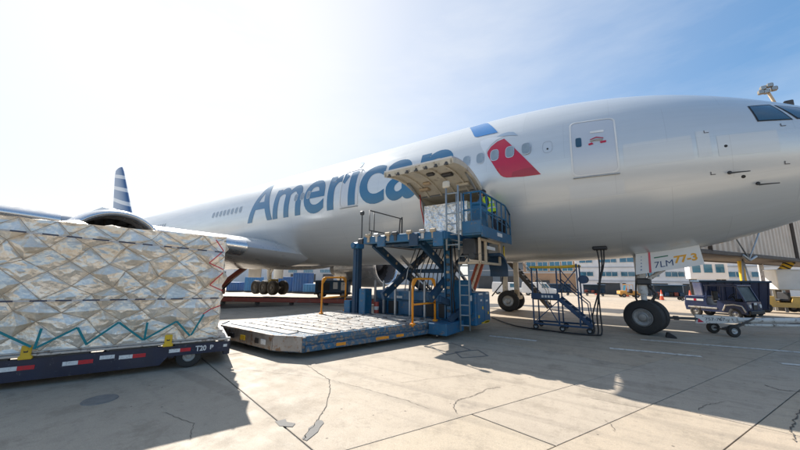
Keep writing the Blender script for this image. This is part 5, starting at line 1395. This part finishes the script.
# dark ground power unit and its clutter behind the left orange rail
gp = vehicle_frame('ground_power_unit', -22.0, 20.6, R(38), 'dark boxy ground power unit seen behind the left orange rail', 'power unit')
b = MB(); b.span((-1.5, -.8, .45), (1.5, .8, 1.55), .05); b.build('housing', LOADDARK, gp)
b = MB(); b.span((-1.2, -.86, .7), (-.2, -.79, 1.35), .01); b.build('louvre_panel', BLACK, gp)
b = MB(); b.span((.1, -.84, .8), (.5, -.795, 1.4), .01); b.build('control_panel', STEEL, gp)
b = MB(); b.span((.8, -.84, .7), (1.2, -.795, 1.4), .01); b.build('control_panel', ALU, gp)
b = MB(); b.cyl((.6, .2, 1.55), (.6, .2, 1.95), .07, n=10); b.build('exhaust', DARKSTEEL, gp, 40)
b = MB(); b.span((-1.6, -.7, .3), (1.6, .7, .45), .02); b.beam((1.6, 0, .35), (2.6, 0, .3), .1, .08); b.build('trailer_frame', DARKSTEEL, gp)
vwheels(gp, (-1.0, 1.0), .7)
# long rust red beam
rbm = T_('conveyor_bed', (-16, 13.3, 0), 'long low rust red conveyor bed lying behind the loader platform', 'conveyor')
b = MB(); b.beam((-21.2, 9.86, .30), (-11.2, 16.5, .24), .5, .26, .03); rb0 = rbm.part(b, 'bed', REDBROWN)
b = MB(); b.beam((-21.2, 9.86, .455), (-11.2, 16.5, .395), .42, .03, .005); rbm.part(b, 'belt', BLACK, rb0)
d0, d1 = Vector((-21.2, 9.86, 0)), Vector((-11.2, 16.5, 0))
for i in range(6):
    q = d0.lerp(d1, .05 + .18 * i); b = MB(); b.span((q.x - .1, q.y - .1, 0), (q.x + .1, q.y + .1, .18 ), .01); rbm.part(b, 'leg', DARKSTEEL)
ra = T_('belt_loader', (-25.2, 12.6, 0), 'rust red belt loader with its raised boom beside the foil load', 'belt loader')
b = MB(); b.beam((-24.9, 11.5, .6), (-23.4, 13.2, 2.6), .7, .3, .03); ra.part(b, 'boom', REDBROWN)
b = MB(); b.beam((-24.9, 11.5, .78), (-23.4, 13.2, 2.78), .56, .04); ra.part(b, 'belt', BLACK)
b = MB(); b.beam((-28.3, 9.2, .55), (-24.8, 12.0, .55), 1.3, .4, .05); ra.part(b, 'chassis', REDBROWN)
b = MB(); b.beam((-25.2, 12.2, .6), (-24.0, 12.6, 1.8), .12, .12); ra.part(b, 'lift_arm', DARKSTEEL)
b = MB(); b.cyl((-23.7, 13.4, 2.6), (-23.1, 13.0, 2.6), .2, n=16); ra.part(b, 'end_roller', DARKSTEEL, None, 40)
for x, y in ((-27.6, 9.1), (-28.2, 10.0), (-25.2, 10.9), (-25.9, 11.8)):
    o = ra.inst('wheel', V_W, (x, y, .2), (0, 0, R(22))); inst('rim', V_R, o)
# slanted red boom seen between the loader and the gantry
sr = T_('slanted_boom', (-8.2, 19, 0), 'rust red and white slanted boom behind the loader ladder', 'boom')
for i, m_ in enumerate((REDBROWN, WHITEW, REDBROWN)):
    b = MB(); b.beam((-8.4 + i * .16, 18.9 + i * .05, .15), (-7.35 + i * .16, 18.9 + i * .05, 2.9), .15, .15, .01); sr.part(b, 'rail', m_)
b = MB(); b.span((-8.8, 18.6, 0), (-7.9, 19.3, .18), .03); sr.part(b, 'foot', DARKSTEEL)

# ------------------------------------------------ jet bridges
JWALL = mat('corrugated_beige', (.66, .54, .43), .5, .1, .08, 1.2, dirt=.2)
JB = T_('jet_bridge', (2.0, 17.6, 0), 'beige corrugated jet bridge running from the nose door to the terminal', 'jet bridge')
a, c = Vector((2.0, 15.9 + 1.2)), Vector((18.5, 49.8)); d = (c - a).normalized(); nr = Vector((d.y, -d.x)); L_ = (c - a).length
zf = lambda t: 3.03 + .12 * t / L_
b = MB(); step = .62; prof = []; t = 0; k = 0
while t < L_:
    for dt, o_ in ((0, 0), (.22, 0), (.28, .07), (.55, .07)): prof.append((t + dt, o_))
    t += step
vs = []; fs = []
for (t, o_) in prof:
    q = a + d * t + nr * o_
    vs += [(q.x, q.y, zf(t)), (q.x, q.y, zf(t) + 2.75)]
fs = [(2 * i, 2 * i + 2, 2 * i + 3, 2 * i + 1) for i in range(len(prof) - 1)]
b.add(vs, fs); JB.part(b, 'corrugated_wall', JWALL)
b = MB(); q0, q1 = a - nr * 1.45, c - nr * 1.45
b.beam((q0.x, q0.y, 3.03 + 1.38), (q1.x, q1.y, 3.15 + 1.38), 2.8, 2.72, .02); JB.part(b, 'tunnel_body', JWALL)
q0, q1 = a - nr * 1.45, c - nr * 1.45
b = MB(); b.beam((q0.x, q0.y, 2.98), (q1.x, q1.y, 3.10), 2.7, .12, .02); JB.part(b, 'underframe', mat('bridge_brown', (.075, .055, .042), .6, .1, .2, 4))
for off, nm in ((.1, 'floor_beam'), (-2.9, 'floor_beam')):
    q0, q1 = a + nr * off, c + nr * off; b = MB(); b.beam((q0.x, q0.y, 2.95), (q1.x, q1.y, 3.07), .16, .19, .02); JB.part(b, nm, mat('bridge_brown', (.075, .055, .042), .6, .1, .2, 4))
b = MB(); q = a + nr * .18
def jp(t, z, o_=.2): 
    q = a + d * t + nr * o_; return Vector((q.x, q.y, z))
b.cyl(jp(4.2, 4.4), jp(6.4, 2.78), .035, n=8); b.cyl(jp(8.8, 4.5), jp(6.4, 2.78), .035, n=8); b.cyl(jp(5.6, 2.95), jp(6.4, 2.72), .06, n=8); b.cyl(jp(6.4, 2.72), jp(7.4, 2.95), .06, n=8); JB.part(b, 'tie_rod', STEEL, None, True)
b = MB(); b.beam(jp(2.3, 3.0, .1), jp(2.3, 5.8, .1), .2, .14, .01); JB.part(b, 'joint_frame', mat('bridge_brown', (.16, .125, .1)))
b = MB(); b.beam(jp(15, 3.0, .1), jp(15, 5.8, .1), .2, .14, .01); JB.part(b, 'joint_frame', mat('bridge_brown', (.16, .125, .1)))
q = a - nr * 1.45 - d * 1.0
b = MB(); b.cyl((q.x, q.y, 2.85), (q.x, q.y, 5.9), 2.0, n=24); JB.part(b, 'cab', JWALL, None, 40)
for s in (-1, 1):
    q = jp(21.0, 0, -1.45 + s * 1.5); b = MB(); b.beam((q.x, q.y, zg(q.x, q.y) + .6), (q.x, q.y, 3.0), .28, .28, .02); JB.part(b, 'leg', WHITEW)
    o = JB.inst('wheel', wheel_mesh(.5, .35, .5), (q.x, q.y, zg(q.x, q.y) + .5), (0, 0, R(30))); inst('rim', rim_mesh(.5, .35, .5), o)
GT = T_('bridge_gantry', (-5.2, 18.0, 0), 'white twin-column jet bridge leg on a big rubber wheel behind the loader', 'jet bridge leg')
for x, y in ((-5.52, 18.0), (-4.98, 18.3)):
    b = MB(); b.span((x - .12, y - .12, .75), (x + .12, y + .12, 3.3), .015); GT.part(b, 'column', mat('column_cream', (.62, .58, .50), .5, 0, .1, 3, wear=(.35, .24, .14), wamt=.25, wscale=5, dirt=.2))
b = MB(); b.span((-5.75, 17.6, .62), (-4.75, 18.6, .82), .03); b.box((-4.85, 17.85, .95), (.22, .3, .4), .04); GT.part(b, 'drive_frame', TANFRAME)
gw, gr_ = wheel_mesh(.55, .36, .52), rim_mesh(.55, .36, .52, 8)
for y in (17.55, 18.65):
    o = GT.inst('wheel', gw, (-5.25, y, .55), (0, 0, R(8))); inst('rim', gr_, o)
b = MB(); b.cyl((-5.25, 17.5, .55), (-5.25, 18.7, .55), .08, n=10); GT.part(b, 'axle', DARKSTEEL, None, 40)
b = MB(); b.beam((-10.0, 18.6, 4.65), (-1.8, 19.0, 4.65), 2.6, 2.7, .03); GT.part(b, 'tunnel_body', JWALL)
stw = T_('service_stair', (-4.6, 20.2, 0), 'dark diagonal service stair beside the wheeled jet bridge leg', 'stair')
for y in (19.9, 20.6):
    b = MB(); b.beam((-6.3, y, 3.3), (-3.7, y, .1), .05, .22, .01); stw.part(b, 'stringer', DARKSTEEL)
    b = MB(); b.tube([(-6.3, y, 4.2), (-3.8, y, 1.1), (-3.7, y, .1)], .025, 6); stw.part(b, 'handrail', STEEL, None, True)
for i in range(13):
    f = (i + .5) / 13; b = MB(); b.box((-6.3 + 2.6 * f, 20.25, 3.3 - 3.2 * f), (.24, .68, .03)); stw.part(b, 'tread', STEEL)

# ------------------------------------------------ buildings
BW = mat('stucco_white', (.74, .745, .75), .75, 0, .06, .4, dirt=.12, bump=.1, bscale=8)
BW2 = mat('stucco_grey', (.47, .48, .49), .75, 0, .06, .4, dirt=.15)
BB = mat('brick_tan', (.36, .235, .15), .8, 0, .12, .6, dirt=.2)
SL = mat('slate_cladding', (.13, .17, .21), .5, .1, .1, .5)
def building(name, x0, x1, y0, y1, z1, m_, label, wins=(), doors=(), bands=(), z0=-1.4):
    B = T_(name, ((x0 + x1) / 2, y0, z0), label, 'building')
    b = MB(); b.span((x0, y0, z0), (x1, y1, z1), .05); B.part(b, 'wall', m_)
    for (a_, c_, za, zb) in wins:
        b = MB(); b.span((a_ - .08, y0 - .10, za - .08), (c_ + .08, y0 - .012, zb + .08), .01); f_ = B.part(b, 'window', WHITEW)
        k_ = max(1, round((c_ - a_) / .95))
        for i in range(k_):
            w_ = (c_ - a_) / k_; b = MB(); b.span((a_ + w_ * i + .04, y0 - .112, za + .03), (a_ + w_ * (i + 1) - .04, y0 - .104, zb - .03)); B.part(b, 'pane', BGLASS, f_)
    for (a_, c_, za, zb) in doors:
        b = MB(); b.span((a_, y0 - .08, za), (c_, y0 - .012, zb), .01); B.part(b, 'door', mat('dark_doorway', (.05, .055, .06), .6, 0, .3, .6))
        b = MB(); b.span((a_ - .15, y0 - .2, zb), (c_ + .15, y0 - .02, zb + .18), .02); B.part(b, 'lintel', m_)
    for (za, zb, pr_) in bands:
        b = MB(); b.span((x0 - .05, y0 - pr_, za), (x1 + .05, y0 - .003, zb), .02); B.part(b, 'cornice', BW2)
    b = MB(); b.span((x0 - .2, y0 - .25, z1 - .01), (x1 + .2, y1, z1 + .3), .03); B.part(b, 'parapet', m_)
    return B
ws = []
for x0_, x1_ in ((-7.5, -5.2), (-4.1, -1.2), (-.7, 1.5), (2.4, 5.0), (5.8, 8.4), (9.2, 12), (12.8, 15.6), (16.4, 19), (20, 23), (24, 27)):
    ws += [(x0_, x1_, 2.1, 2.95), (x0_, x1_, 4.75, 5.6)]
building('terminal_building', -8.3, 30, 74, 88, 8.2, BW, 'white two-storey terminal with blue window bands seen under the nose', ws, ((-4.7, -1.0, -1.35, .85), (-.6, -.1, -1.35, .85), (3, 6, -1.35, .9), (8, 12, -1.35, .9), (15, 18, -1.35, .9)), ((3.7, 3.95, .12), (6.6, 6.8, .12), (1.15, 1.35, .1)))
building('brick_hall', -19.5, -8.7, 78, 92, 6.5, BB, 'tan hall with a dark glazed upper storey left of the white terminal', [(-18.8 + i * 2.5, -16.7 + i * 2.5, 3.2, 5.6) for i in range(4)], ((-17, -14, -1.35, 1.2),), ((2.7, 2.95, .12),))
building('slate_hangar', -36, -21, 84, 100, 5.2, SL, 'slate blue hangar far behind the jet bridge leg', (), ((-33, -29, -1.35, 2), (-27, -23, -1.35, 2)), ((3.4, 3.6, .1),))
building('pale_hangar', -150, -60, 100, 130, 11, BW2, 'long pale hangar in the haze behind the main gear', [(-140 + 12 * i, -133 + 12 * i, 3.0, 4.5) for i in range(6)], [(-138 + 12 * i, -131 + 12 * i, -1.35, 2.4) for i in range(6)], ((6, 6.4, .2),))
building('cargo_shed', -230, -120, 62, 80, 7, BW, 'low white cargo shed far behind the blue containers', (), [(-222 + 9 * i, -216 + 9 * i, -1.35, 3) for i in range(11)], ((4, 4.3, .2),))
building('grey_annex', 31, 60, 60, 80, 7.5, BW2, 'pale grey annex at the right behind the jet bridge', [(33 + i * 3.5, 35.6 + i * 3.5, 1.9, 2.9) for i in range(6)], ((40, 43, -1.35, 1.2),), ((3.6, 3.8, .1),))
# office cabin under the jet bridge
cbx = T_('site_cabin', (8.0, 44, -.6), 'small white cabin with blue windows above the dark blue bin', 'cabin')
b = MB(); b.span((5.3, 43.2, 1.75), (8.1, 46, 4.0), .05); cbx.part(b, 'wall', BW)
b = MB(); b.span((5.5, 43.4, -.68), (5.8, 43.7, 1.75)); b.span((7.6, 43.4, -.68), (7.9, 43.7, 1.75)); b.span((5.5, 45.5, -.68), (5.8, 45.8, 1.75)); b.span((7.6, 45.5, -.68), (7.9, 45.8, 1.75)); cbx.part(b, 'stilt_frame', DARKSTEEL)
for i in range(3):
    b = MB(); b.span((5.55 + i * .85, 43.14, 2.4), (6.15 + i * .85, 43.19, 3.2), .01); cbx.part(b, 'window', BGLASS)
# ------------------------------------------------ small background things
def cone_mesh():
    b = MB(); b.lathe((0, 0, 0), (0, 0, 1), [(.02, .19), (.04, .16), (.35, .11), (.352, .112), (.55, .08), (.552, .078), (.88, .03), (.9, .001)], 18); me = b.mesh('traffic_cone', 40); me.materials.append(mat('cone_orange', (.72, .09, .03), .5, 0, .1, 6)); return me
def cone_base():
    b = MB(); b.box((0, 0, .015), (.42, .42, .03), .008); me = b.mesh('base', 0); me.materials.append(BLACK); return me
def cone_band():
    b = MB(); b.lathe((0, 0, 0), (0, 0, 1), [(.37, .1095), (.53, .0865)], 18); me = b.mesh('white_band', 40); me.materials.append(TAPEW); return me
CM, CB, CBD = cone_mesh(), cone_base(), cone_band()
for x, y, s, lab in ((-4.6, 70, 2.0, 'tall orange cone in front of the terminal doorway'), (-.1, 66, 1.9, 'orange cone just left of the orange tractor'), (3.35, 50, 1.35, 'orange cone standing right behind the nose wheel'), (4.75, 40, 1.35, 'orange cone left of the dark blue cab tug')):
    o = inst('traffic_cone', CM, None, (x, y, zg(x, y)), (0, 0, random.random()), (1, 1, 1)); o.scale = (s, s, s)
    tag(o, lab, 'traffic cone', 'orange traffic cones'); inst('base', CB, o); inst('white_band', CBD, o)
def cart(x, y, rz, label, m_, cover=True):
    e = vehicle_frame('baggage_cart', x, y, rz, label, 'baggage cart', 'baggage carts')
    b = MB(); b.span((-1.6, -.75, .38), (1.6, .75, .5), .02); b.beam((1.6, 0, .42), (2.5, 0, .36), .08, .06); b.build('bed', DARKSTEEL, e)
    for x_ in (-1.55, 1.55):
        for s in (-1, 1):
            b = MB(); b.beam((x_, s * .7, .5), (x_, s * .7, 1.75), .05, .05); b.build('post', DARKSTEEL, e)
    if cover:
        b = MB(); b.span((-1.65, -.8, 1.75), (1.65, .8, 1.84), .03); b.build('roof', m_, e)
        b = MB(); b.span((-1.58, .66, .5), (1.58, .7, 1.75)); b.build('curtain', m_, e)
    rr = random.Random(int(x * 10 + y))
    for i in range(6):
        w_ = rr.uniform(.35, .6); b = MB(); b.box((-1.2 + i * .48, rr.uniform(-.3, .2), .5 + .22), (.42, w_, .44), .04); b.build('suitcase', rr.choice([BLACK, LOADDARK, REDBROWN, DARKSTEEL, STANDBLUE]), e)
    vwheels(e, (-1.1, 1.1), .6, .19, wheel_mesh(.19, .12, .5), rim_mesh(.19, .12, .5, 5)); return e
cart(4.2, 52, R(8), 'dark roofed baggage cart nearest the nose wheel', LOADDARK)
cart(8.3, 54.5, R(8), 'dark roofed baggage cart between nose wheel and cab tug', DARKSTEEL)
cart(-4.4, 62, R(5), 'navy roofed baggage cart before the terminal doors', LOADDARK)
cart(-9.2, 60, R(5), 'navy roofed baggage cart behind the blue stand', STANDBLUE)
# white vans
def van(x, y, rz, label, m_):
    e = vehicle_frame('service_van', x, y, rz, label, 'van', 'vans parked across the apron')
    side_profile('body', e, [(-2.3, .35), (2.2, .35), (2.35, .55), (2.3, .95), (1.6, 1.1), (1.05, 1.85), (-2.2, 1.9), (-2.32, 1.2)], .92, m_)
    for s in (-1, 1):
        b = MB(); b.add([(1.45, s * .925, 1.12), (.45, s * .925, 1.12), (.45, s * .925, 1.7), (1.05, s * .925, 1.7)], [(0, 1, 2, 3)]); b.build('side_window', BGLASS, e)
        b = MB(); b.cyl((2.28, s * .65, .75), (2.36, s * .65, .75), .12, n=12); b.build('headlight', WHITE, e, 40)
    b = MB(); b.add([(1.63, -.75, 1.12), (1.63, .75, 1.12), (1.12, .72, 1.8), (1.12, -.72, 1.8)], [(0, 1, 2, 3)]); b.build('windscreen', BGLASS, e)
    b = MB(); b.span((2.2, -.88, .35), (2.4, .88, .55), .04); b.build('bumper', BLACK, e)
    vwheels(e, (-1.45, 1.45), .8, .32, wheel_mesh(.32, .22, .5), rim_mesh(.32, .22, .5)); return e
van(-15.6, 52, R(12), 'white service van left of the jet bridge leg, half hidden by the loader', WHITE)
van(-10.6, 50.5, R(10), 'white service van seen through the blue stand', WHITE)
van(-27, 60, R(10), 'silver service van deep between loader cabinet and jet bridge leg', SILVER2)
# blue containers by the cargo shed
CBL = mat('container_blue', (.035, .13, .33), .5, 0, .12, 1.5, dirt=.2, wear=(.2, .2, .2), wamt=.12, wscale=3)
CBL2 = mat('container_light_blue', (.05, .22, .45), .5, 0, .12, 1.5, dirt=.2)
for i, (x, y, h, m_, lab) in enumerate(((-57, 30, 1.7, CBL, 'blue freight container nearest the foil load'), (-52.2, 30.6, 2.5, CBL2, 'tall lighter blue freight container second from the foil load'), (-47.5, 30.2, 1.4, CBL, 'low blue freight container in the middle of the row'), (-43.2, 30.9, 2.4, CBL, 'tall dark blue freight container seen between the gear doors'), (-38.6, 30.2, 2.9, CBL, 'tallest blue freight container right of the main gear'), (-35.2, 29.4, 1.3, CBL2, 'low light blue freight container at the right end of the row'))):
    e = vehicle_frame('freight_container', x, y, R(26), lab, 'container', 'blue freight containers behind the main gear'); e.scale = (.8, .8, 1)
    b = MB(); b.span((-1.45, -1.2, .25), (1.45, 1.2, h), .04); b.build('shell', m_, e)
    for k in range(6):
        b = MB(); b.span((-1.36 + k * .5, -1.26, .35), (-1.18 + k * .5, -1.195, h - .1), .01); b.build('rib', m_, e)
    for k in range(5):
        b = MB(); b.span((1.445, -1.05 + k * .48, .35), (1.5, -.9 + k * .48, h - .1), .01); b.build('rib', m_, e)
    b = MB(); b.span((-1.5, -1.25, 0), (1.5, 1.25, .24), .02); b.build('skid', DARKSTEEL, e)
# right edge clutter
wb = T_('white_bin', (9.3, 31.5, 0), 'white box body raised on legs at the right edge under the jet bridge', 'box body')
b = MB(); b.span((7.85, 30.5, 1.15), (11.3, 32.6, 2.38), .04); wb.part(b, 'shell', WHITE)
b = MB(); b.span((7.8, 30.45, 2.36), (11.35, 32.65, 2.44), .02); wb.part(b, 'lid', WHITE)
for x, y in ((8.1, 30.7), (11.0, 30.7), (8.1, 32.4), (11.0, 32.4)):
    b = MB(); b.span((x - .06, y - .06, zg(x, y)), (x + .06, y + .06, 1.15)); wb.part(b, 'leg', STEEL)
bx = T_('brown_crate', (8.6, 36.5, zg(8.6, 36.5)), 'dull brown crate right of the dark blue bin', 'crate')
b = MB(); b.span((7.4, 35.6, -.3), (9.7, 37.2, 1.42), .03); bx.part(b, 'shell', mat('crate_brown', (.19, .13, .11), .7, 0, .15, 3))
for i in range(5): 
    b = MB(); b.span((7.45 + i * .46, 35.56, -.25), (7.85 + i * .46, 35.598, 1.38), .005); bx.part(b, 'plank', mat('crate_brown', (.19, .13, .11)))
yp = T_('hydraulic_post', (7.1, 30, zg(7, 30)), 'yellow upright post rising behind the dark blue bin', 'post')
b = MB(); b.span((6.12, 29.85, zg(7, 30)), (6.4, 30.15, 3.40), .05); yp.part(b, 'post', YELLOW)
b = MB(); b.span((5.96, 29.7, zg(7, 30)), (6.56, 30.3, .05), .03); yp.part(b, 'foot', DARKSTEEL)
af = T_('a_frame', (6.7, 28, 0), 'grey steel trestle standing right of the yellow post', 'trestle')
b = MB(); b.beam((5.3, 26, 0), (5.6, 26.4, 3.0), .07, .07); b.beam((5.9, 26, 0), (5.6, 26.4, 3.0), .07, .07); b.beam((5.4, 26.1, .9), (5.8, 26.1, .9), .05, .05); b.beam((5.6, 27.2, 0), (5.6, 26.4, 3.0), .07, .07); af.part(b, 'frame', STEEL)
cr = T_('striped_arm', (10, 34, -.4), 'slanted yellow and black striped arm above the white box body', 'barrier arm')
b = MB(); b.beam((8.75, 34, 1.9), (9.6, 34, 3.15), .42, .42, .03); am_ = cr.part(b, 'arm', YELLOW)
for i in range(6):
    q = Vector((8.75, 34, 1.9)).lerp(Vector((9.6, 34, 3.15)), .1 + i * .16); dd = Vector((.85, 0, 1.25)).normalized(); b = MB(); b.beam(q - dd * .045, q + dd * .045, .43, .43); cr.part(b, 'black_band', BLACK, am_)
b = MB(); b.span((8.4, 33.7, -.5), (8.95, 34.3, 2.05), .03); cr.part(b, 'pedestal', DARKSTEEL)
# flood-light mast behind the nose
fm = T_('light_mast', (11.3, 36, -.4), 'floodlight mast with clustered lamps rising behind the cockpit', 'light mast')
b = MB(); b.cyl((11.3, 36, zg(11, 36)), (11.1, 36, 14.6), .17, .10, 12); fm.part(b, 'pole', STEEL, None, 40)
b = MB(); b.beam((11.1, 36, 14.5), (10.6, 36, 16.6), .16, .16, .02); fm.part(b, 'arm', TANFRAME)
for i, (x, z) in enumerate(((10.35, 17.0), (10.75, 17.15), (10.5, 16.65), (10.95, 16.8), (10.2, 16.7))):
    b = MB(); b.box((x, 35.9 + .1 * (i % 2), z), (.36, .34, .34), .06); q = fm.part(b, 'lamp_head', mat('lamp_tan', (.20, .17, .13), .5, .2))
    b = MB(); b.box((x - .02, 35.72 + .1 * (i % 2), z - .02), (.28, .03, .26), .01); fm.part(b, 'lens', PANE, q)
b = MB(); b.box((11.5, 36, 15.3), (.5, .4, .5), .05); b.beam((11.12, 36, 15.1), (11.3, 36, 15.2), .06, .06); fm.part(b, 'control_box', DARKSTEEL)

# ------------------------------------------------ operator
def skin_body(name, verts, edges, radii, m_, root=0, sub=2):
    me = bpy.data.meshes.new(name); me.from_pydata(verts, edges, [])
    o = bpy.data.objects.new(name, me); col.objects.link(o)
    md = o.modifiers.new('Skin', 'SKIN'); md.use_smooth_shade = True
    for i, r_ in enumerate(radii):
        me.skin_vertices[0].data[i].radius = r_ if isinstance(r_, tuple) else (r_, r_)
        me.skin_vertices[0].data[i].use_root = (i == root)
    sb = o.modifiers.new('Sub', 'SUBSURF'); sb.levels = sub; sb.render_levels = sub
    dg = bpy.context.evaluated_depsgraph_get(); m2 = bpy.data.meshes.new_from_object(o.evaluated_get(dg))
    bpy.data.objects.remove(o); m2.name = name; m2.materials.clear(); m2.materials.append(m_); m2.shade_smooth()
    return m2
pe = empty('person', (-3.30, 10.35, OZ), R(195), 'ground handler in a lime yellow vest and dark cap standing at the loader controls', 'person')
pe.rotation_euler = (0, R(13), R(195))
SKINC = mat('skin_tone', (.42, .26, .18), .55, 0, .06, 8); CLOTH = mat('dark_workwear', (.03, .035, .05), .85, 0, .15, 9)
# x forward, y left, z up; one continuous figure
bv = [(0, 0, .95), (0, .1, .92), (.02, .11, .50), (-.01, .12, .09), (.14, .13, .045), (0, -.1, .92), (.02, -.11, .50), (-.01, -.12, .09), (.14, -.13, .045),
      (.01, 0, 1.15), (.03, 0, 1.38), (.05, 0, 1.50), (.08, 0, 1.58), (.10, 0, 1.68),
      (.03, .18, 1.42), (.05, .25, 1.17), (.26, .22, 1.05), (.36, .21, 1.05), (.03, -.18, 1.42), (.05, -.25, 1.17), (.26, -.22, 1.05), (.36, -.21, 1.05)]
be = [(0, 1), (1, 2), (2, 3), (3, 4), (0, 5), (5, 6), (6, 7), (7, 8), (0, 9), (9, 10), (10, 11), (11, 12), (12, 13), (10, 14), (14, 15), (15, 16), (16, 17), (10, 18), (18, 19), (19, 20), (20, 21)]
brd = [(.15, .12), (.1, .1), .065, .05, (.05, .04), (.1, .1), .065, .05, (.05, .04), (.15, .115), (.17, .12), .06, (.085, .08), (.095, .085), .07, .05, .04, (.045, .03), .07, .05, .04, (.045, .03)]
bo = link(bpy.data.objects.new('body', skin_body('body', bv, be, brd, CLOTH)), pe)
hd = MB(); rings = []
for i in range(13):
    t = math.pi * i / 12; z = math.cos(t); r_ = max(.004, math.sin(t))
    rings.append([(.10 + .098 * r_ * math.cos(q) + (.012 * max(0, math.cos(q)) * (1 if -.5 < z < .1 else 0)), .078 * r_ * math.sin(q), 1.655 + .118 * z) for q in [2 * math.pi * j / 20 for j in range(20)]])
hd.loft(rings); head = hd.build('head', SKINC, pe, True)
b = MB(); b.loft([[(.195, .012 * math.cos(q), 1.668 + .004 * math.sin(q)) for q in (0, 1.6, 3.1, 4.7)], [(.218, .018 * math.cos(q), 1.63 + .012 * math.sin(q)) for q in (0, 1.6, 3.1, 4.7)]]); b.build('nose', SKINC, head)
for s in (-1, 1):
    MB().box((.188, s * .032, 1.672), (.012, .024, .011), .003).build('eye', BLACK, head)
    MB().lathe((.10, s * .078, 1.655), (0, s, 0), [(-.01, .02), (.012, .026), (.016, .018), (.01, .004)], 10).build('ear', SKINC, head, True)
MB().box((.188, 0, 1.60), (.01, .045, .008), .002).build('mouth', mat('lip', (.3, .12, .1), .6), head)
b = MB(); rings = []
for i in range(8):
    t = math.pi * .56 * i / 7; rings.append([(.095 + .108 * max(.004, math.sin(t)) * math.cos(q), .088 * max(.004, math.sin(t)) * math.sin(q), 1.662 + .125 * math.cos(t)) for q in [2 * math.pi * j / 20 for j in range(20)]])
b.loft(rings, False); b.box((.215, 0, 1.70), (.1, .13, .012), .004); b.build('cap', BLACK, pe, 40)
for s in (-1, 1):
    fv = [(.36, s * .21, 1.05), (.42, s * .21, 1.05)]; 
    pm = MB(); pm.box((.405, s * .21, 1.05), (.09, .08, .03), .012)
    for k in range(4):
        y = s * .21 + (k - 1.5) * .02; L_ = (.065, .075, .072, .055)[k]
        pm.tube([(.44, y, 1.052), (.44 + L_ * .5, y, 1.055), (.44 + L_, y, 1.03)], [.0095, .009, .0075], 6)
    pm.tube([(.385, s * .21 - s * .035, 1.05), (.41, s * .21 - s * .062, 1.045), (.44, s * .21 - s * .07, 1.04)], [.011, .01, .008], 6)
    pm.build('hand', SKINC, pe, 50)
VEST = mat('lime_vest', (.50, .72, .03), .7, 0, .08, 8)
b = MB(); rings = []
for z, rx, ry, cx in ((.90, .165, .205, 0), (1.0, .165, .20, 0), (1.15, .16, .20, .01), (1.3, .165, .215, .02), (1.40, .155, .225, .03), (1.47, .12, .17, .04), (1.50, .085, .10, .05)):
    rings.append([(cx + rx * math.cos(q), ry * math.sin(q), z) for q in [2 * math.pi * j / 24 for j in range(24)]])
b.loft(rings, False); vs_ = b.build('vest', VEST, pe, True)
for z in (1.02, 1.2):
    b = MB(); b.loft([[(.008 + .17 * math.cos(q), .212 * math.sin(q), zz) for q in [2 * math.pi * j / 24 for j in range(24)]] for zz in (z, z + .05)], False); b.build('reflective_band', TAPEW, vs_, True)
